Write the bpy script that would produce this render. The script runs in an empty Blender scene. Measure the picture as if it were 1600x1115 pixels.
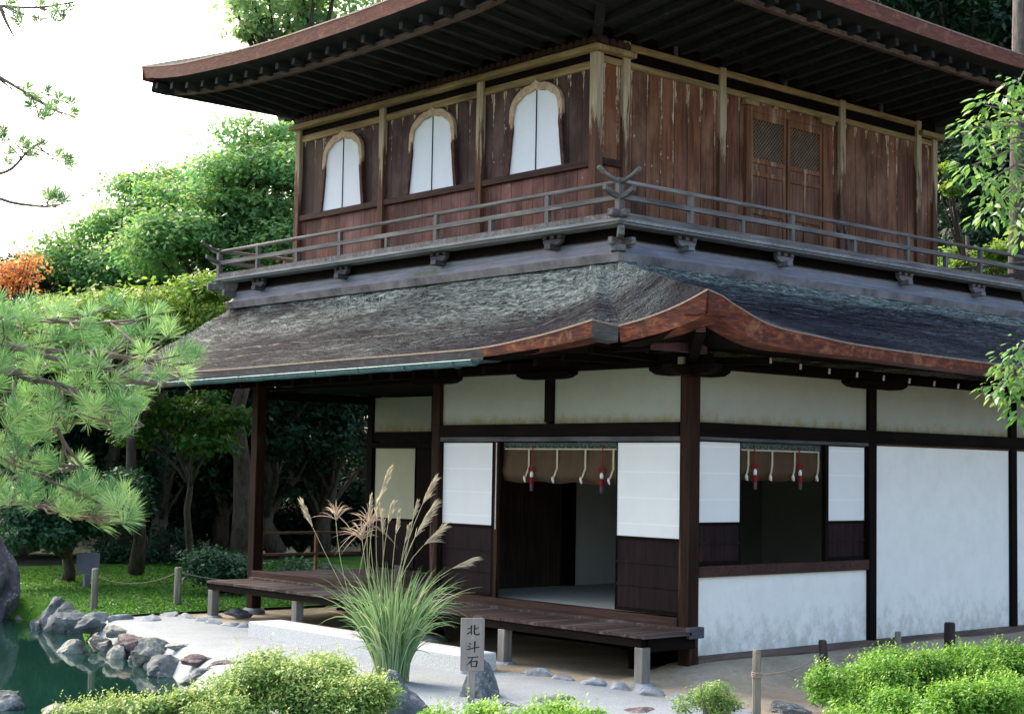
import bpy, bmesh, math, random
import numpy as np
from mathutils import Vector, Matrix, noise as mnoise
R_=math.radians
scene=bpy.context.scene
COL=scene.collection
# ------------------------------------------------------------ camera
cam=bpy.data.cameras.new('camera'); cob=bpy.data.objects.new('camera',cam); COL.objects.link(cob)
cam.sensor_width=36; cam.lens=2456.73/1600*36; cam.clip_start=.1; cam.clip_end=600
_r=Vector((0.75149796,-0.65949193,0.0179222)); _u=Vector((-0.06012172,-0.04140607,0.9973319)); _f=Vector((0.65699025,0.7505704,0.07076636))
m3=Matrix((_r,_u,-_f)).transposed()
cob.matrix_world=Matrix.Translation((-11.8197,-10.7502,1.8953))@m3.to_4x4()
scene.camera=cob
# ------------------------------------------------------------ world, sun
SUN_EL=R_(42); SUN_AZ=math.atan2(0.02,1.0)     # azimuth from +Y towards +X
w=bpy.data.worlds.new('World'); scene.world=w; w.use_nodes=True
nt=w.node_tree; bg=nt.nodes['Background']
sky=nt.nodes.new('ShaderNodeTexSky'); sky.sky_type='NISHITA'; sky.sun_disc=False
sky.sun_elevation=SUN_EL; sky.sun_rotation=SUN_AZ; sky.air_density=1.0; sky.dust_density=6.0; sky.ozone_density=0.4
nt.links.new(sky.outputs[0],bg.inputs[0]); bg.inputs[1].default_value=0.15
sl=bpy.data.lights.new('sun','SUN'); sl.energy=0.6; sl.angle=R_(12); sl.color=(1,.95,.86)
so=bpy.data.objects.new('sun',sl); COL.objects.link(so)
sd=Vector((math.sin(SUN_AZ)*math.cos(SUN_EL),math.cos(SUN_AZ)*math.cos(SUN_EL),math.sin(SUN_EL)))
so.rotation_euler=sd.to_track_quat('Z','Y').to_euler(); so.location=(0,10,30)
vs=scene.view_settings; vs.view_transform='Standard'; vs.look='None'; vs.gamma=1; vs.use_curve_mapping=False; vs.exposure=2.02
# ------------------------------------------------------------ helpers
def link(o): COL.objects.link(o); return o
def tag(o,label=None,cat=None,group=None,kind=None):
    if label: o['label']=label
    if cat: o['category']=cat
    if group: o['group']=group
    if kind: o['kind']=kind
    return o
def empty(name,loc,label,cat,group=None):
    o=link(bpy.data.objects.new(name,None)); o.location=loc; o.empty_display_size=.3
    bpy.context.view_layer.update()
    return tag(o,label,cat,group)
def wloc(o):
    v=Vector((0,0,0))
    while o is not None: v+=o.location; o=o.parent
    return v
class MB:
    def __init__(s): s.v=[];s.f=[];s.mi=[]
    def add(s,vs_,fs,mi=0):
        b=len(s.v); s.v+= [tuple(v) for v in vs_]
        for f in fs: s.f.append(tuple(b+i for i in f)); s.mi.append(mi)
        return s
    def box(s,x0,x1,y0,y1,z0,z1,mi=0):
        v=[(x,y,z) for z in (z0,z1) for y in (y0,y1) for x in (x0,x1)]
        return s.add(v,[(0,2,3,1),(4,5,7,6),(0,1,5,4),(2,6,7,3),(0,4,6,2),(1,3,7,5)],mi)
    def beam(s,p0,p1,w,h,mi=0,up=(0,0,1)):
        p0=Vector(p0);p1=Vector(p1);d=(p1-p0).normalized();up=Vector(up)
        sx=d.cross(up).normalized()*w/2; uz=sx.cross(d).normalized()*h/2
        v=[p+a*sx+b*uz for p in (p0,p1) for a,b in ((-1,-1),(1,-1),(1,1),(-1,1))]
        return s.add(v,[(0,3,2,1),(4,5,6,7),(0,1,5,4),(1,2,6,5),(2,3,7,6),(3,0,4,7)],mi)
    def tube(s,pts,rad,n=8,mi=0,cap=True):
        pts=[Vector(p) for p in pts]
        if not hasattr(rad,'__len__'): rad=[rad]*len(pts)
        rings=[];a=None
        for i,p in enumerate(pts):
            d=(pts[min(i+1,len(pts)-1)]-pts[max(i-1,0)]).normalized()
            if a is None:
                t=Vector((0,0,1)) if abs(d.z)<.9 else Vector((1,0,0)); a=d.cross(t).normalized()
            else: a=(a-d*a.dot(d)).normalized()
            b=d.cross(a); rings.append([p+rad[i]*(math.cos(k*2*math.pi/n)*a+math.sin(k*2*math.pi/n)*b) for k in range(n)])
        vs_=[v for r in rings for v in r]; fs=[]
        for i in range(len(pts)-1):
            for k in range(n): k2=(k+1)%n; fs.append((i*n+k,i*n+k2,(i+1)*n+k2,(i+1)*n+k))
        if cap: fs.append(tuple(range(n-1,-1,-1))); fs.append(tuple((len(pts)-1)*n+k for k in range(n)))
        return s.add(vs_,fs,mi)
    def prism(s,poly,o,a,b,n,t,mi=0):
        # poly 2D points in plane (a,b) from o, extruded by t along n
        o=Vector(o);a=Vector(a);b=Vector(b);n=Vector(n)
        v=[o+a*x+b*y for x,y in poly]+[o+a*x+b*y+n*t for x,y in poly]; k=len(poly)
        fs=[tuple(range(k-1,-1,-1)),tuple(range(k,2*k))]+[(i,(i+1)%k,k+(i+1)%k,k+i) for i in range(k)]
        return s.add(v,fs,mi)
    def build(s,name,mats,parent=None,loc=None,smooth=False,bevel=0):
        me=bpy.data.meshes.new(name)
        L=wloc(parent) if parent is not None else (Vector(loc) if loc else Vector((0,0,0)))
        me.from_pydata([(x-L.x,y-L.y,z-L.z) for x,y,z in s.v],[],s.f)
        if not isinstance(mats,(list,tuple)): mats=[mats]
        for m in mats: me.materials.append(m)
        me.polygons.foreach_set('material_index',s.mi)
        bm=bmesh.new(); bm.from_mesh(me); bmesh.ops.recalc_face_normals(bm,faces=bm.faces); bm.to_mesh(me); bm.free()
        if smooth: me.polygons.foreach_set('use_smooth',[True]*len(me.polygons))
        o=link(bpy.data.objects.new(name,me))
        if parent is not None: o.parent=parent
        else: o.location=L
        if bevel:
            md=o.modifiers.new('bevel','BEVEL'); md.width=bevel; md.segments=1; md.limit_method='ANGLE'
        return o
def npmesh(name,verts,faces,mat,parent=None,loc=(0,0,0),rnd=None,smooth=False):
    """fast mesh from numpy arrays, faces (N,k)"""
    L=np.array(wloc(parent) if parent is not None else loc)
    me=bpy.data.meshes.new(name); n,k=faces.shape
    me.vertices.add(len(verts)); me.vertices.foreach_set('co',(verts-L).astype(np.float32).ravel())
    me.loops.add(n*k); me.loops.foreach_set('vertex_index',faces.astype(np.int32).ravel())
    me.polygons.add(n); me.polygons.foreach_set('loop_start',np.arange(0,n*k,k,dtype=np.int32)); me.polygons.foreach_set('loop_total',np.full(n,k,dtype=np.int32))
    if smooth: me.polygons.foreach_set('use_smooth',np.ones(n,dtype=bool))
    if rnd is not None:
        a=me.attributes.new('rnd','FLOAT','FACE'); a.data.foreach_set('value',rnd.astype(np.float32))
    me.update(); me.materials.append(mat)
    o=link(bpy.data.objects.new(name,me))
    if parent is not None: o.parent=parent
    else: o.location=loc
    return o
# ------------------------------------------------------------ materials
class N:
    def __init__(s,name,rough=.8,spec=.3):
        s.m=bpy.data.materials.new(name); s.m.use_nodes=True; s.t=s.m.node_tree; s.b=s.t.nodes['Principled BSDF']
        s.b.inputs['Roughness'].default_value=rough; s.b.inputs['Specular IOR Level'].default_value=spec
        g=s.n('ShaderNodeNewGeometry'); s.pos=g.outputs['Position']; s.nor=g.outputs['Normal']
    def n(s,t): return s.t.nodes.new(t)
    def l(s,a,b): s.t.links.new(a,b)
    def put(s,sock,v):
        if hasattr(v,'is_output') or isinstance(v,bpy.types.NodeSocket): s.l(v,sock)
        else: sock.default_value=v
    def sc(s,v,sc):
        m=s.n('ShaderNodeMapping'); s.l(v,m.inputs['Vector']); m.inputs['Scale'].default_value=sc; return m.outputs[0]
    def noise(s,vec,scale=5,detail=4,rough=.6,dist=0):
        n=s.n('ShaderNodeTexNoise'); s.l(vec,n.inputs['Vector']); n.inputs['Scale'].default_value=scale; n.inputs['Detail'].default_value=detail; n.inputs['Roughness'].default_value=rough; n.inputs['Distortion'].default_value=dist; return n.outputs['Fac']
    def voro(s,vec,scale,feat='F1'):
        n=s.n('ShaderNodeTexVoronoi'); n.feature=feat; s.l(vec,n.inputs['Vector']); n.inputs['Scale'].default_value=scale; return n.outputs['Distance']
    def ramp(s,f,stops):
        r=s.n('ShaderNodeValToRGB'); s.l(f,r.inputs[0]); e=r.color_ramp.elements
        while len(e)<len(stops): e.new(.5)
        for i,(p,c) in enumerate(stops): e[i].position=p; e[i].color=(c,c,c,1) if not hasattr(c,'__len__') else tuple(c)+(1,)
        return r.outputs[0]
    def mix(s,f,a,b,mode='MIX'):
        m=s.n('ShaderNodeMix'); m.data_type='RGBA'; m.blend_type=mode; s.put(m.inputs[0],f)
        for k,v in ((6,a),(7,b)):
            if isinstance(v,tuple): v=v+(1,) if len(v)==3 else v
            s.put(m.inputs[k],v)
        return m.outputs[2]
    def math(s,op,a,b=0.,c=0.):
        m=s.n('ShaderNodeMath'); m.operation=op; s.put(m.inputs[0],a); s.put(m.inputs[1],b); s.put(m.inputs[2],c); return m.outputs[0]
    def xyz(s,v):
        x=s.n('ShaderNodeSeparateXYZ'); s.l(v,x.inputs[0]); return x.outputs
    def comb(s,a,b,c):
        x=s.n('ShaderNodeCombineXYZ'); s.put(x.inputs[0],a); s.put(x.inputs[1],b); s.put(x.inputs[2],c); return x.outputs[0]
    def attr(s,name):
        a=s.n('ShaderNodeAttribute'); a.attribute_name=name; return a.outputs['Fac']
    def color(s,c): s.put(s.b.inputs['Base Color'],c if not isinstance(c,tuple) else c+(1,)); return s
    def bump(s,h,st=.3,d=.02):
        b=s.n('ShaderNodeBump'); s.l(h,b.inputs['Height']); b.inputs['Strength'].default_value=st; b.inputs['Distance'].default_value=d; s.l(b.outputs[0],s.b.inputs['Normal']); return s
def smask(q,v,a,b):   # smoothstep a..b
    m=q.n('ShaderNodeMapRange'); m.interpolation_type='SMOOTHSTEP'; q.l(v,m.inputs[0]); m.inputs[1].default_value=a; m.inputs[2].default_value=b; return m.outputs[0]
AX={'x':(1.5,22,22),'y':(22,1.5,22),'z':(22,22,1.5)}
def wood(name,dark,light,axis='z',pale=None,palef=(.62,.72),rough=.75,scale=1.,bump=.35,spec=.18):
    q=N(name,rough,spec); v=q.sc(q.pos,tuple(a*scale for a in AX[axis]))
    f=q.noise(v,1.,6,.65,.4); big=q.noise(q.pos,1.3,3)
    c=q.ramp(f,[(.3,dark),(.7,light)])
    c=q.mix(.5,c,q.ramp(big,[(.35,(.45,.45,.45)),(.65,(1.25,1.2,1.15))]),'MULTIPLY')
    if pale:
        v2=q.sc(q.pos,tuple(a*.35 for a in AX[axis])); pf=q.ramp(q.noise(v2,1.,5,.7),[(palef[0],0.),(palef[1],1.)])
        c=q.mix(pf,c,pale)
    q.color(c).bump(f,bump,.01); return q.m
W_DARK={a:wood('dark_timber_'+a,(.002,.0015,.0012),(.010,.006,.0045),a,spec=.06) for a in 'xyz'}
W_POST=wood('weathered_post',(.010,.005,.004),(.040,.019,.011),'z',(.17,.11,.07),(.58,.80),spec=.10)
def palepost():
    q=N('pale_upper_post',.8,.2); X=q.xyz(q.pos); f=q.noise(q.sc(q.pos,(30,30,1.8)),1.,6,.7,.5); g=q.noise(q.sc(q.pos,(16,16,1.2)),1.,5,.7)
    e=q.math('ADD',X[2],q.math('MULTIPLY',q.math('SUBTRACT',g,.5),2.6)); m=smask(q,e,5.75,5.95)
    m=q.math('MAXIMUM',m,q.ramp(g,[(.60,0.),(.68,.8)]))
    q.color(q.mix(m,q.ramp(f,[(.3,(.06,.028,.018)),(.7,(.17,.085,.05))]),q.ramp(f,[(.3,(.24,.18,.10)),(.65,(.48,.41,.28))]))); q.bump(f,.4,.01); return q.m
W_PALEPOST=None
W_UP={a:wood('pale_upper_beam_'+a,(.16,.10,.045),(.42,.33,.17),a,(.10,.06,.05),(.58,.70)) for a in 'xy'}
W_GREY={a:wood('grey_rail_timber_'+a,(.075,.072,.072),(.22,.215,.21),a,(.36,.36,.35),(.56,.75)) for a in 'xyz'}
W_GREYD={a:wood('dark_grey_timber_'+a,(.035,.035,.042),(.12,.12,.14),a) for a in 'xyz'}
W_DECK=wood('veranda_deck_timber',(.018,.011,.010),(.085,.055,.048),'x',(.18,.16,.155),(.50,.75))
W_SILL=wood('sill_timber',(.020,.010,.008),(.080,.040,.030),'y')
W_GREEN=wood('old_grey_wood',(.12,.12,.11),(.30,.29,.26),'z')
def planks(name,ax,width,dark,light,red,topz,palelen,pale=(.52,.44,.30)):
    """vertical boards: each board its own tone, joints, peeled pale streaks running down from the top"""
    q=N(name,.7,.25); X=q.xyz(q.pos); u=X[0 if ax=='x' else 1]; z=X[2]
    ui=q.math('DIVIDE',u,width); fl=q.math('FLOOR',ui); fr=q.math('FRACT',ui)
    wn=q.n('ShaderNodeTexWhiteNoise'); wn.noise_dimensions='1D'; q.l(fl,wn.inputs['W']); rn=wn.outputs['Value']
    g=q.noise(q.comb(q.math('MULTIPLY',u,26.),fl,q.math('MULTIPLY',z,1.4)),1.,6,.65,.4)
    c=q.ramp(g,[(.28,dark),(.55,light),(.8,red)])
    c=q.mix(.8,c,q.ramp(rn,[(0.,(.45,.42,.45)),(1.,(1.5,1.3,1.15))]),'MULTIPLY')
    # weather patches
    p=q.noise(q.comb(q.math('MULTIPLY',u,2.2),3.,q.math('MULTIPLY',z,1.1)),1.,5,.6)
    c=q.mix(q.ramp(p,[(.46,0.),(.70,.75)]),c,tuple(min(.34,v*2.2+.05) for v in light))
    # peeled streaks at some joints
    dj=q.math('ABSOLUTE',q.math('SUBTRACT',fr,.5))      # .5 at joints
    wv=q.noise(q.comb(q.math('MULTIPLY',u,24.),7.,q.math('MULTIPLY',z,4.5)),1.,6,.75)
    ln=q.math('MULTIPLY_ADD',q.math('POWER',rn,2.2),palelen*2.1,palelen*.06)
    depth=q.math('DIVIDE',q.math('SUBTRACT',topz,z),ln)   # 0 at top ..1 end
    lim=q.math('MULTIPLY_ADD',depth,.17,.33)
    e=q.math('SUBTRACT',q.math('ADD',dj,q.math('MULTIPLY',q.math('SUBTRACT',wv,.5),.95)),q.math('ADD',lim,.04))
    mk=smask(q,e,0.,.04)
    mk=q.math('MULTIPLY',mk,smask(q,depth,1.,.9))
    c=q.mix(mk,c,pale)
    # small flakes
    v=q.voro(q.comb(q.math('MULTIPLY',u,9.),0.,q.math('MULTIPLY',z,6.)),1.); fm=q.ramp(v,[(.07,1.),(.11,0.)])
    fm=q.math('MULTIPLY',fm,q.ramp(q.noise(q.pos,1.7,3),[(.52,0.),(.6,.9)]))
    c=q.mix(fm,c,(.48,.42,.34))
    j=q.ramp(dj,[(.455,1.),(.49,.18)]); c=q.mix(1.,c,j,'MULTIPLY')
    q.color(c); q.bump(q.mix(.5,g,j),.5,.012); return q.m
PL_B=planks('red_brown_boards','x',.235,(.035,.013,.007),(.145,.058,.026),(.30,.14,.065),6.50,.85)
PL_A=planks('dark_brown_boards','y',.225,(.014,.008,.007),(.040,.018,.013),(.09,.038,.024),6.42,.42)
PL_LOW=planks('low_brown_boards','y',.19,(.035,.015,.014),(.10,.036,.028),(.20,.075,.045),9.,.01)
def plaster(name,base,stain,zlo,zhi,amt=.6):
    q=N(name,.9,.15); X=q.xyz(q.pos); n1=q.noise(q.pos,3.,6,.65); n2=q.noise(q.pos,26.,5,.7); n3=q.noise(q.sc(q.pos,(7,7,5.)),1.,7,.78)
    c=q.mix(q.ramp(n1,[(.35,0.),(.7,.75)]),base,tuple(b*.88 for b in base)); c=q.mix(q.ramp(q.noise(q.sc(q.pos,(7,7,5)),1.,6,.8,.6),[(.54,0.),(.75,.22)]),c,tuple(b*.6 for b in base))
    low=smask(q,X[2],zhi,zlo)
    e=q.math('ADD',n3,q.math('MULTIPLY',low,.22)); sm=q.math('MULTIPLY',q.ramp(e,[(.60,0.),(.78,amt)]),low)
    c=q.mix(sm,c,stain)
    # little scratches
    s=q.noise(q.sc(q.pos,(30,30,9)),1.,3,.8); sc_=q.math('MULTIPLY',q.ramp(s,[(.70,0.),(.74,.7)]),q.ramp(n1,[(.45,0.),(.6,1.)]))
    c=q.mix(q.math('MULTIPLY',sc_,low),c,(.12,.12,.12))
    q.color(c); q.bump(n2,.25,.006); return q.m
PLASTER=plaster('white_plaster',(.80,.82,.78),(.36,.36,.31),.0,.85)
PLASTER_SHADE=plaster('shaded_upper_plaster',(.34,.365,.31),(.30,.22,.07),2.38,2.62,.85)  # deep eave shade put into the base colour; ochre stain near the bottom
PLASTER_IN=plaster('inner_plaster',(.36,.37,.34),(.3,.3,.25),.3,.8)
def simple(name,c,rough=.8,spec=.3,var=.25,scale=8.,bump=.15,metal=0.):
    q=N(name,rough,spec); f=q.noise(q.pos,scale,5,.65)
    q.color(q.mix(q.ramp(f,[(.3,0.),(.7,1.)]),tuple(x*(1-var) for x in c),tuple(min(1,x*(1+var)) for x in c))); q.bump(f,bump,.01); q.b.inputs['Metallic'].default_value=metal; return q.m
def paperm():
    q=N('shoji_paper',.85,.2); X=q.xyz(q.pos); n=q.noise(q.pos,4.,4)
    c=q.mix(q.ramp(n,[(.3,0.),(.7,.5)]),(.76,.78,.77),(.70,.73,.70))
    fr=q.math('FRACT',q.math('MULTIPLY',X[2],3.7)); c=q.mix(q.ramp(fr,[(.955,0.),(.97,.8)]),c,(.86,.88,.88))
    q.color(c); return q.m
PAPER=paperm(); PAPER_UP=simple('window_paper',(.80,.84,.90),.9,.1,.03,3.,0)
PAPER_Y=simple('yellowed_paper',(.50,.50,.36),.9,.1,.06,2.,0)
COPPER=simple('green_copper',(.05,.135,.155),.45,.5,.5,20.,.1,.3)
BLACK=simple('ink',(.008,.008,.008),.5,.3,.1)
ROPE=simple('rope',(.30,.25,.19),.95,.1,.3,60.)
TATAMI=simple('tatami',(.34,.36,.30),.8,.2,.12,30.)
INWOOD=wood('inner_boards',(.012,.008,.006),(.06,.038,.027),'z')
RED=simple('red_cord',(.22,.012,.018),.8,.2,.2,60.)
RIBBON=simple('ribbon',(.42,.37,.26),.8,.2,.15,40.)
WHITE=simple('white_tuft',(.75,.73,.68),.8,.2,.1,40.)
LATT=simple('lattice_wood',(.26,.17,.11),.7,.2,.3)
DOORW=wood('door_timber',(.085,.034,.018),(.235,.105,.052),'z',(.40,.31,.21),(.54,.72))
def sudarem():
    q=N('bamboo_blind_weave',.7,.3); X=q.xyz(q.pos); w_=q.n('ShaderNodeTexWave'); w_.wave_type='BANDS'; w_.bands_direction='Z'; q.l(q.pos,w_.inputs['Vector']); w_.inputs['Scale'].default_value=34.; w_.inputs['Distortion'].default_value=.4
    c=q.ramp(w_.outputs['Fac'],[(.2,(.025,.015,.007)),(.8,(.12,.07,.03))])
    n=q.noise(q.sc(q.pos,(8,8,2)),1.,4); c=q.mix(.6,c,q.ramp(n,[(.3,(.45,.45,.4)),(.7,(1.2,1.1,1.))]),'MULTIPLY'); q.color(c); q.bump(w_.outputs['Fac'],.5,.006); return q.m
SUDARE=sudarem()
def roofm(name,kind=None):
    """layered shingle thatch; uv: u metres along the eave, v metres down the slope"""
    q=N(name,.9,.12); uvn=q.n('ShaderNodeUVMap'); uvn.uv_map='UVMap'; uv=uvn.outputs[0]; X=q.xyz(uv)
    st=q.noise(q.sc(uv,(2.6,17.,1)),1.,7,.72,1.2); ln=q.noise(q.sc(uv,(.7,26.,1)),1.,4,.7,1.6); sp=q.noise(uv,38.,5,.75)
    big=q.noise(q.sc(uv,(.35,1.3,1)),1.,4,.6,.6)
    c=q.ramp(st,[(.36,(.008,.009,.014)),(.47,(.030,.033,.042)),(.55,(.12,.135,.135)),(.66,(.40,.44,.41))])
    c=q.mix(q.math('ADD',q.ramp(big,[(.36,.7),(.58,0.)]),q.math('MULTIPLY',smask(q,X[1],.70,1.0),.75)),c,q.ramp(ln,[(.3,(.006,.006,.011)),(.58,(.021,.020,.032)),(.75,(.07,.07,.088))]))
    lich_lit=q.math('MULTIPLY',q.ramp(sp,[(.44,0.),(.56,1.)]),q.ramp(big,[(.38,0.),(.58,.9)]))
    up=smask(q,X[1],1.0,.15)
    lich_lit=q.math('MULTIPLY',lich_lit,q.math('MULTIPLY_ADD',up,.7,.3))
    fine=q.ramp(q.noise(q.sc(uv,(9.,30.,1)),1.,5,.75,.8),[(.40,0.),(.60,1.)])
    if kind=='a': lit_zone=q.math('MULTIPLY',smask(q,X[0],3.5,8.5),smask(q,X[1],1.25,.55))  # lichen thickened toward the corner; the lit patch there is painted in with it
    elif kind=='b': lit_zone=q.math('MAXIMUM',smask(q,X[1],.42,.28),q.math('MULTIPLY',smask(q,X[0],1.9,.3),.8))
    else: lit_zone=None
    if lit_zone is not None: lich_lit=q.math('MAXIMUM',q.math('MULTIPLY',lich_lit,.45 if kind=='b' else .8),q.math('MULTIPLY',lit_zone,q.math('MULTIPLY',fine,.85)))
    c=q.mix(lich_lit,c,(.40,.48,.43))
    ck1=q.math('ABSOLUTE',q.math('SUBTRACT',q.noise(q.sc(uv,(1.3,8.5,1)),1.,5,.62,1.4),.5)); ck2=q.math('ABSOLUTE',q.math('SUBTRACT',q.noise(q.sc(uv,(3.2,21.,1)),1.,3,.6,1.),.5))
    crk=q.math('MULTIPLY',q.ramp(ck1,[(.004,.15),(.016,1.)]),q.ramp(ck2,[(.006,.45),(.022,1.)]))
    c=q.mix(1.,c,crk,'MULTIPLY')
    wob=q.math('MULTIPLY',q.math('SUBTRACT',q.noise(q.sc(uv,(.9,.4,1)),1.,4,.6),.5),.22)
    for v0,wd in ((.98,.016),(1.17,.009),(1.33,.006)):
        d_=q.math('ABSOLUTE',q.math('SUBTRACT',q.math('ADD',X[1],wob),v0)); lm=q.math('MULTIPLY',smask(q,d_,wd,wd*.35),q.ramp(q.noise(q.sc(uv,(5,5,1)),1.,4,.7),[(.42,.0),(.56,.7)]))
        c=q.mix(lm,c,(.30,.25,.22))
    cr=q.ramp(ln,[(.66,0.),(.72,.6)]); c=q.mix(q.math('MULTIPLY',cr,q.ramp(st,[(.5,0.),(.7,1.)])),c,(.33,.28,.24))
    q.color(c); q.bump(q.mix(.5,st,crk),1.,.07); return q.m
W_PALEPOST=palepost()
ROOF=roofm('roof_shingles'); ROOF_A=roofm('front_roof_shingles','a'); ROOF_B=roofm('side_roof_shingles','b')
def fasciam(name,a,b,c_,dz):
    q=N(name,.6,.35); X=q.xyz(q.pos); f=q.noise(q.sc(q.pos,(5,5,24)),1.,6,.7,.5); p=q.noise(q.pos,5.5,5,.7)
    c=q.ramp(f,[(.3,a),(.5,b),(.66,c_)]); lam=q.math('FRACT',q.math('MULTIPLY',q.math('ADD',X[2],q.math('MULTIPLY',f,.03)),46.)); c=q.mix(1.,c,q.ramp(lam,[(.0,.45),(.25,1.)]),'MULTIPLY'); c=q.mix(q.ramp(p,[(.54,0.),(.7,.7)]),c,dz); q.color(c); q.bump(f,.5,.012); return q.m
FASCIA=fasciam('red_eave_edge',(.020,.004,.003),(.085,.014,.006),(.26,.058,.016),(.32,.15,.07))
FASCIA_D=fasciam('dark_eave_edge',(.022,.022,.026),(.05,.05,.055),(.09,.09,.095),(.13,.12,.12))
FASCIA_UP=fasciam('upper_eave_edge',(.07,.016,.009),(.14,.035,.017),(.22,.065,.032),(.26,.14,.09))
EDGE=simple('roof_edge_lip',(.20,.145,.105),.7,.3,.4,30.)
def leafm(name,cols,trans=.35,rough=.5,spec=.35):
    q=N(name,rough,spec); a=q.attr('rnd'); c=q.ramp(a,[(i/(len(cols)-1),k) for i,k in enumerate(cols)])
    q.color(c); t=q.n('ShaderNodeBsdfTranslucent'); q.l(q.mix(.5,c,(.9,1.,.35),'MULTIPLY'),t.inputs[0])
    mx=q.n('ShaderNodeMixShader'); mx.inputs[0].default_value=trans; out=q.t.nodes['Material Output']
    q.l(q.b.outputs[0],mx.inputs[1]); q.l(t.outputs[0],mx.inputs[2]); q.l(mx.outputs[0],out.inputs[0]); return q.m
L_MAPLE=leafm('maple_leaves',[(.07,.22,.12),(.12,.31,.14),(.19,.39,.15),(.34,.50,.16),(.58,.60,.16)],.55)
L_MAPLE2=leafm('yellow_green_leaves',[(.07,.18,.05),(.14,.28,.06),(.26,.40,.07),(.44,.46,.09)],.5)
L_RED=leafm('orange_maple_leaves',[(.55,.16,.08),(.65,.26,.12),(.65,.45,.2)],.65)
L_WOOD=leafm('shaded_wood_leaves',[(.003,.012,.008),(.006,.026,.014),(.010,.042,.020),(.022,.065,.016)],.2,.6,.15)  # shade under the canopy is put into these dark leaf colours
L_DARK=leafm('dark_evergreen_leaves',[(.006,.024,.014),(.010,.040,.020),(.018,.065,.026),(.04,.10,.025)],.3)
L_BLUE=leafm('cool_green_leaves',[(.016,.060,.034),(.035,.115,.055),(.08,.20,.085)],.3)
L_AZ=leafm('azalea_leaves',[(.03,.10,.03),(.13,.26,.07),(.28,.43,.11),(.52,.58,.15)],.3)
L_HEDGE=leafm('hedge_leaves',[(.03,.11,.02),(.09,.25,.03),(.20,.42,.05),(.36,.56,.08)],.35)
L_PINE=leafm('pine_needles',[(.05,.17,.07),(.16,.36,.15),(.34,.56,.26),(.56,.72,.34)],.3,.55,.25)
L_BROAD=leafm('broad_leaves',[(.07,.20,.06),(.16,.34,.11),(.34,.50,.17)],.45,.35,.5)
L_GRASS=leafm('silver_grass_blades',[(.05,.14,.05),(.16,.30,.13),(.36,.48,.26),(.56,.58,.36)],.3)
L_PLUME=leafm('grass_plumes',[(.34,.27,.24),(.55,.48,.42),(.72,.67,.60)],.4,.7)
L_RPLUME=leafm('reddish_plumes',[(.27,.19,.17),(.42,.32,.29),(.55,.46,.42)],.4,.7)
def barkm(name,a,b):
    q=N(name,.9,.15); f=q.noise(q.sc(q.pos,(14,14,4)),1.,6,.7,.5); q.color(q.ramp(f,[(.3,a),(.7,b)])); q.bump(f,.7,.03); return q.m
BARK=barkm('bark',(.03,.024,.02),(.12,.10,.085)); BARK_P=barkm('pine_bark',(.07,.055,.05),(.28,.23,.20)); BARK_G=barkm('grey_bark',(.10,.095,.09),(.30,.28,.26))
def rockm(name,a,b,l):
    q=N(name,.85,.25); f=q.noise(q.pos,4.,8,.7,.3); g=q.noise(q.pos,22.,5,.7); v=q.noise(q.pos,2.,4)
    c=q.ramp(f,[(.32,a),(.62,b)]); c=q.mix(q.math('MULTIPLY',q.ramp(g,[(.52,0.),(.62,.8)]),q.ramp(v,[(.4,0.),(.6,1.)])),c,l); q.color(c); q.bump(q.mix(.3,f,g),.8,.05); return q.m
ROCK=rockm('grey_rock',(.030,.040,.042),(.16,.185,.19),(.40,.42,.42)); ROCK_P=rockm('pale_rock',(.07,.08,.07),(.27,.29,.25),(.55,.56,.54)); ROCK_R=rockm('purple_rock',(.05,.035,.04),(.16,.12,.12),(.28,.26,.24)); ROCK_B=rockm('big_lichen_rock',(.06,.05,.06),(.16,.15,.17),(.55,.55,.55))
EDGESTONE=rockm('edging_stone',(.12,.14,.15),(.32,.36,.38),(.52,.54,.55))
GRANITE=simple('granite',(.56,.58,.57),.85,.2,.3,60.,.25)
def groundm():
    q=N('earth',.95,.1); f=q.noise(q.pos,.9,6,.65); g=q.noise(q.pos,18.,5,.7)
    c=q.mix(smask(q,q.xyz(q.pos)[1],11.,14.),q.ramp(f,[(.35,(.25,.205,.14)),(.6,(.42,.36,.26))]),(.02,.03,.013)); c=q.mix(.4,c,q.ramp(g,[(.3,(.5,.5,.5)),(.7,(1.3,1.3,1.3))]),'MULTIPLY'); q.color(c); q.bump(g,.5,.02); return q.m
def gravelm():
    q=N('white_gravel',.95,.1); g=q.noise(q.pos,70.,4,.8); f=q.noise(q.pos,1.5,5)
    c=q.ramp(g,[(.3,(.20,.225,.24)),(.7,(.46,.50,.52))]); c=q.mix(.5,c,q.ramp(f,[(.3,(.70,.72,.72)),(.7,(1.1,1.1,1.1))]),'MULTIPLY'); h=q.noise(q.pos,9.,4); c=q.mix(q.ramp(h,[(.6,0.),(.75,.35)]),c,(.30,.31,.28)); q.color(c); q.bump(q.mix(.5,g,h),.8,.03); return q.m
def mossm():
    q=N('moss',.95,.1); f=q.noise(q.pos,1.6,6,.65); g=q.noise(q.pos,30.,5,.75)
    c=q.ramp(f,[(.3,(.035,.11,.015)),(.55,(.075,.20,.022)),(.75,(.20,.26,.035))]); c=q.mix(.7,c,q.ramp(g,[(.3,(.35,.4,.35)),(.7,(1.5,1.5,1.4))]),'MULTIPLY'); q.color(c); q.bump(g,1.,.04); return q.m
def waterm():
    q=N('pond_water',.04,.5); q.color((.006,.028,.021)); f=q.noise(q.sc(q.pos,(3,1.2,1)),1.,3); q.bump(f,.06,.03); return q.m
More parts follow.
